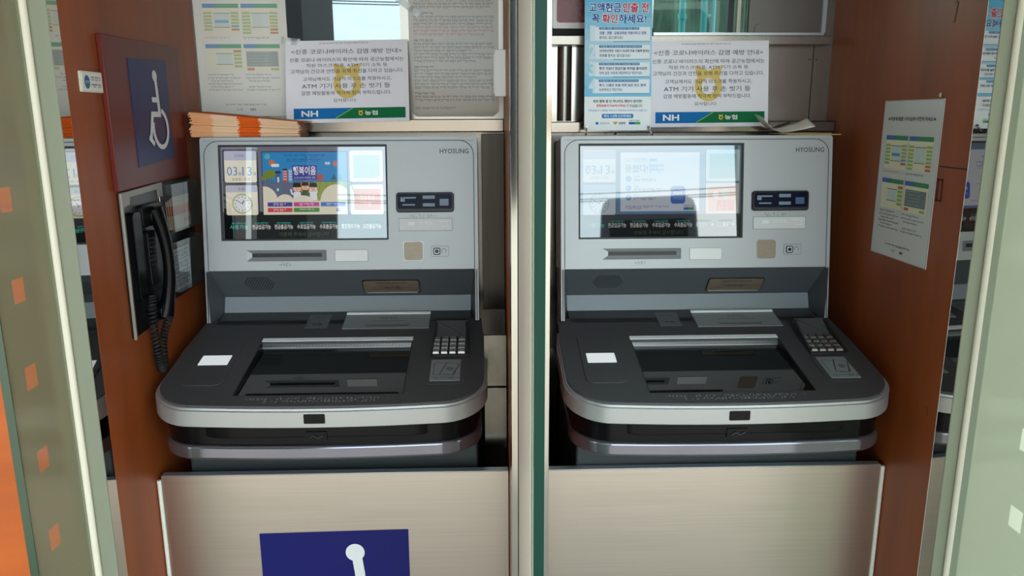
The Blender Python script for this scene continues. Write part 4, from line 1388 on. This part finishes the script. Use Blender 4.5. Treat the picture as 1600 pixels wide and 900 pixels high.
# ------------------------------------------------------------------ left wall: board, plate, phone
r = empty('wheelchair_sign', (-0.632, 1.472, ZC), 'maroon board with navy wheelchair plaque on left wood wall', 'sign')
WL = frame((0, -1.472, 0), (0, 1, 0), (0, 0, 1), (1, 0, 0))
b = MB(WL); b.prism([(1.316, -.121), (1.632, -.112), (1.631, .138), (1.314, .134)], 0.0004, .009, M_BOARD); b.build('board', r, bevel=.001)
b = MB(WL); b.prism([(1.400, -.086), (1.560, -.074), (1.558, .109), (1.398, .102)], .009, .0102, M_NAVYV); pq = b.build('plaque', r)
b = MB(WL)
isa(b, 1.399, 1.559, -.082, .106, .0105, M_SYMBOL); b.build('wheelchair_symbol', pq)

b = MB(wallL())
b.prism(rrect(1.245, 1.3125, .0405, .0725, .002), .0004, .004, pmat('ivory_plate', (214, 206, 190), .4))
b.prism(rrect(1.2475, 1.310, .043, .070, .001), .003, .0046, pmat('ivory_plate_face', (224, 220, 210), .4))
b.disc((1.262, .056), .0085, .005, prt(64, 104, 140), 20, .0105)
b.txt('CCTV', 1.262, .056, w=.012, h=.004, z=.0053, m=prt(220, 226, 230))
b.scrib(1.275, 1.306, .062, .006, .005, prt(120, 120, 124), 6); b.scrib(1.275, 1.306, .051, .0055, .005, prt(90, 100, 140), 7)
tag(b.build('small_plate', loc=(-0.632, 1.279, ZC + .04), bevel=0), 'small ivory plate with blue emblem beside the maroon board', 'sign')

r = empty('wall_phone', (-0.632, 1.48, ZC - .25), 'black corded phone panel with card holders on left wood wall', 'telephone')
PF = frame((0, -1.48, .25), (0, 1, 0), (0, 0, 1), (1, 0, 0))
M_PAN = pmat('black_panel', (12, 12, 13), .3)
b = MB(PF); b.prism([(1.322, -.378), (1.478, -.372), (1.484, -.352), (1.640, -.345), (1.638, -.117), (1.324, -.126)], .0004, .006, M_PAN); b.build('back_panel', r)
b = MB(PF)
b.prism([(1.320, -.382), (1.325, -.382), (1.328, -.150), (1.352, -.146), (1.354, -.134), (1.470, -.130), (1.472, -.146), (1.490, -.145), (1.490, -.118), (1.322, -.124)], .004, .009, pmat('worn_grey_frame', (150, 144, 136), .4, metal=.3))
b.box(1.474, 1.4765, -.372, -.132, .004, .009, M_STEELV)
b.build('recess_frame', r, bevel=.001)
# cradle
b = MB(PF)
b.prism(rrect(1.340, 1.372, -.318, -.160, .008), .005, .016, M_DARKGLOSS)
b.prism(rrect(1.385, 1.470, -.192, -.152, .008), .005, .013, M_BLACK)
b.prism(rrect(1.385, 1.470, -.352, -.315, .008), .005, .011, M_BLACK)
b.prism(rrect(1.392, 1.425, -.30, -.20, .006), .005, .015, M_BLACK)
for k in range(7):
    b.box(1.396, 1.421, -.262 + k * .008, -.259 + k * .008, .015, .0165, M_STICKD)
b.build('cradle', r, bevel=.003)
# handset: curved bar with fat ends
b = MB(PF)
pts, rs = [], []
for i in range(15):
    t = i / 14
    vv = -.160 - .205 * t
    nn = .018 + .014 * math.sin(math.pi * t) ** .8
    pts.append((1.420 + .010 * math.sin(math.pi * t), vv, nn))
    rs.append(.0105 + .0060 * abs(2 * t - 1) ** 3)
b.tube(pts, rs, M_DARKGLOSS, 14)
b.cyl((1.420, -.174), .0175, .010, .022, M_DARKGLOSS); b.cyl((1.420, -.352), .0175, .010, .022, M_DARKGLOSS)
b.build('handset', r, bevel=.002)
# coiled cord
b = MB(PF)
path = [Vector((1.372, -.312, .020)), Vector((1.366, -.36, .020)), Vector((1.376, -.42, .018)), Vector((1.386, -.455, .018)), Vector((1.392, -.448, .020)), Vector((1.396, -.40, .022)), Vector((1.415, -.362, .030))]
def along(t):
    t *= len(path) - 1
    i = min(int(t), len(path) - 2)
    f_ = t - i
    p0, p1, p2, p3 = path[max(i - 1, 0)], path[i], path[i + 1], path[min(i + 2, len(path) - 1)]
    return 0.5 * ((2 * p1) + (p2 - p0) * f_ + (2 * p0 - 5 * p1 + 4 * p2 - p3) * f_ ** 2 + (3 * p1 - p0 - 3 * p2 + p3) * f_ ** 3)
pts = []
N = 560
for i in range(N + 1):
    t = i / N
    c = along(t); d = (along(min(t + .004, 1)) - along(max(t - .004, 0))).normalized()
    e1 = Vector((0, 0, 1)).cross(d).normalized(); e2 = d.cross(e1)
    a = 2 * math.pi * 46 * t
    pts.append(c + (e1 * math.cos(a) + e2 * math.sin(a)) * .0062)
b.tube(pts, .0021, M_BLACKMAT, 6)
b.build('coiled_cord', r)
# two clear pockets
for (u0, u1, v0, v1) in ((1.496, 1.632, -.216, -.124), (1.496, 1.634, -.336, -.236)):
    b = MB(PF)
    b.box(u0, u1, v0, v1, .022, .0235, M_ACRYL); b.box(u0, u1, v0, v0 + .0015, .006, .022, M_ACRYL)
    b.box(u0, u0 + .0015, v0, v1, .006, .022, M_ACRYL); b.box(u1 - .0015, u1, v0, v1, .006, .022, M_ACRYL)
    b.build('clear_pocket', r)
WLF = wallL()
env_t = None
for k in range(4):
    b = MB(WLF)
    b.box(1.500 + .003 * k, 1.586 + .002 * k, -.2130, -.158 + .003 * k, .0075 + .0030 * k, .0085 + .0030 * k, prt(222, 196, 174))
    b.rect(1.500 + .003 * k, 1.586 + .002 * k, -.186, -.167, .0087 + .0030 * k, prt(214, 96, 40))
    if k == 3:
        b.scrib(1.56, 1.585, -.20, .006, .0179, prt(150, 90, 70), 3)
        b.disc((1.575, -.196), .009, .0178, prt(216, 170, 150), 12)
    lab = 'cream envelope with orange band in upper clear pocket by phone' if k == 3 else 'cream envelope behind the front one in the upper clear phone pocket'
    tag(b.build('pocket_envelope', loc=(-0.620, 1.543, ZC - .213), smooth=0), lab, 'envelope', 'envelopes in the phone pocket')
b = MB(WLF)
b.box(1.500, 1.584, -.3345, -.240, .010, .0112, prt(206, 208, 220))
b.rect(1.500, 1.584, -.252, -.241, .0115, prt(70, 40, 36)); b.scrib(1.506, 1.575, -.2465, .006, .0118, prt(206, 120, 90), 2)
b.rect(1.500, 1.504, -.334, -.24, .0116, prt(206, 130, 86))
for k in range(9):
    b.scrib(1.507, 1.580, -.260 - k * .0082, .0056, .0115, prt(70, 76, 110), 20 + k)
tag(b.build('leaflet', loc=(-0.620, 1.542, ZC - .3345), smooth=0), 'printed pale blue leaflet in lower clear pocket by phone', 'leaflet')

# ------------------------------------------------------------------ surroundings the glass and steel reflect
b = MB()
NXX, NYY = 60, 3
vs, fs = [], []
rnd = random.Random(3)
prev = 0
prof = [4.6 + 1.6 * math.sin(i * .35) + 1.2 * math.sin(i * .9 + 1) + rnd.uniform(-.5, .5) for i in range(NXX + 1)]
for j, (yy, k) in enumerate(((-48, 0.0), (-58, .6), (-70, 1.0), (-90, 1.05))):
    for i in range(NXX + 1):
        vs.append((-120 + 240 * i / NXX, yy + 2 * math.sin(i * 1.7 + j), prof[i] * k * .80))
for j in range(3):
    for i in range(NXX):
        a = j * (NXX + 1) + i
        fs.append((a, a + NXX + 1, a + NXX + 2, a + 1))
b.add(vs, fs, pmat('dry_hillside', (142, 112, 88), .9, noise=.35, nscale=(.4, .4, .4)))
struct(b.build('hills'))

r = empty('street_building', (-7.85, -9.0, 0), 'dark grey building across the street seen in reflections', 'building')
b = MB(); b.box(-5.0, 5.0, -2.5, 0, 0, 7.0, pmat('dark_facade', (24, 23, 22), .8)); b.build('facade', r)
b = MB(); b.box(-5.1, 5.1, -2.6, .15, 7.0, 7.25, pmat('roof_edge', (90, 88, 86), .7)); b.build('roof', r)
for i in range(4):
    b = MB(); b.box(-4.3 + i * 2.3, -2.9 + i * 2.3, 0, .05, 1.2, 2.7, M_DARKGLOSS); b.build('window', r)

r = empty('van', (3.1, -11.0, 0), 'dark parked van seen in the right display reflection', 'vehicle', None, rad(13))
M_VAN = pmat('van_paint', (52, 54, 58), .4)
b = MB(frame((0, 0, 0), (1, 0, 0), (0, 0, 1), (0, -1, 0)))
b.prism([(-.95, .35), (.95, .35), (.95, 1.7), (.88, 3.0), (.84, 3.14), (.72, 3.24), (-.72, 3.24), (-.84, 3.14), (-.88, 3.0), (-.95, 1.7)], -.0, 4.2, M_VAN); b.build('body', r, bevel=.05)
b = MB(frame((0, 0, 0), (1, 0, 0), (0, 0, 1), (0, 1, 0)))
b.prism(rrect(-.72, .72, 1.7, 2.8, .08), -.0, .02, M_DARKGLOSS); b.build('rear_window', r)
for sx in (-.8, .8):
    for sy in (-.8, -3.4):
        b = MB(frame((sx, sy, .34), (0, 1, 0), (0, 0, 1), (1, 0, 0))); b.cyl((0, 0), .34, -.11, .11, M_BLACKMAT); b.build('wheel', r)

r = empty('utility_line', (0, -20, 0), 'utility poles carrying three sagging cables across the street', 'cables')
for k, zc in enumerate((4.75, 4.55, 4.45)):
    b = MB()
    b.tube([(-16 + 32 * i / 24, .2 * k, zc + .9 * ((i - 12) / 12) ** 2 + .03 * (i - 12) / 12) for i in range(25)], .016, M_BLACKMAT, 6)
    b.build('cable', r)
for x in (-16, 16):
    b = MB(); b.tube([(x, .2, 0), (x, .2, 7.5)], .14, pmat('pole_concrete', (150, 146, 138), .8), 10); b.build('pole', r)

# beyond the right-hand window: a shaded green bank and teal scaffold poles
b = MB()
vs, fs = [], []
for i in range(25):
    for j in range(13):
        vs.append((-.4 + 2.6 * i / 24, 3.3 + .35 * j / 12 + .06 * math.sin(i * 2.1 + j * 1.3), .0 + 4.0 * j / 12))
for i in range(24):
    for j in range(12):
        a = i * 13 + j
        fs.append((a, a + 13, a + 14, a + 1))
b.add(vs, fs, pmat('green_bank', (44, 58, 50), .9, noise=.55, nscale=(30, 30, 9)))
struct(b.build('bank'))
M_TEAL = pmat('teal_pole_paint', (48, 112, 122), .4)
r = empty('scaffold', (.66, 2.45, 0), 'teal metal scaffold poles seen through the back window', 'scaffold')
for (x, rr) in ((-.067, .010), (.000, .010), (.027, .008)):
    b = MB(); b.tube([(x, 0, 0), (x, 0, 2.6)], rr, M_TEAL, 14); b.build('pole', r)
b = MB(); b.tube([(.000, 0, 1.645), (.027, 0, 1.652)], .006, M_TEAL, 10); b.build('cross_bar', r)
b = MB(); b.cyl((-.067, 0), .013, 1.64, 1.655, M_TEAL); b.build('coupler', r)
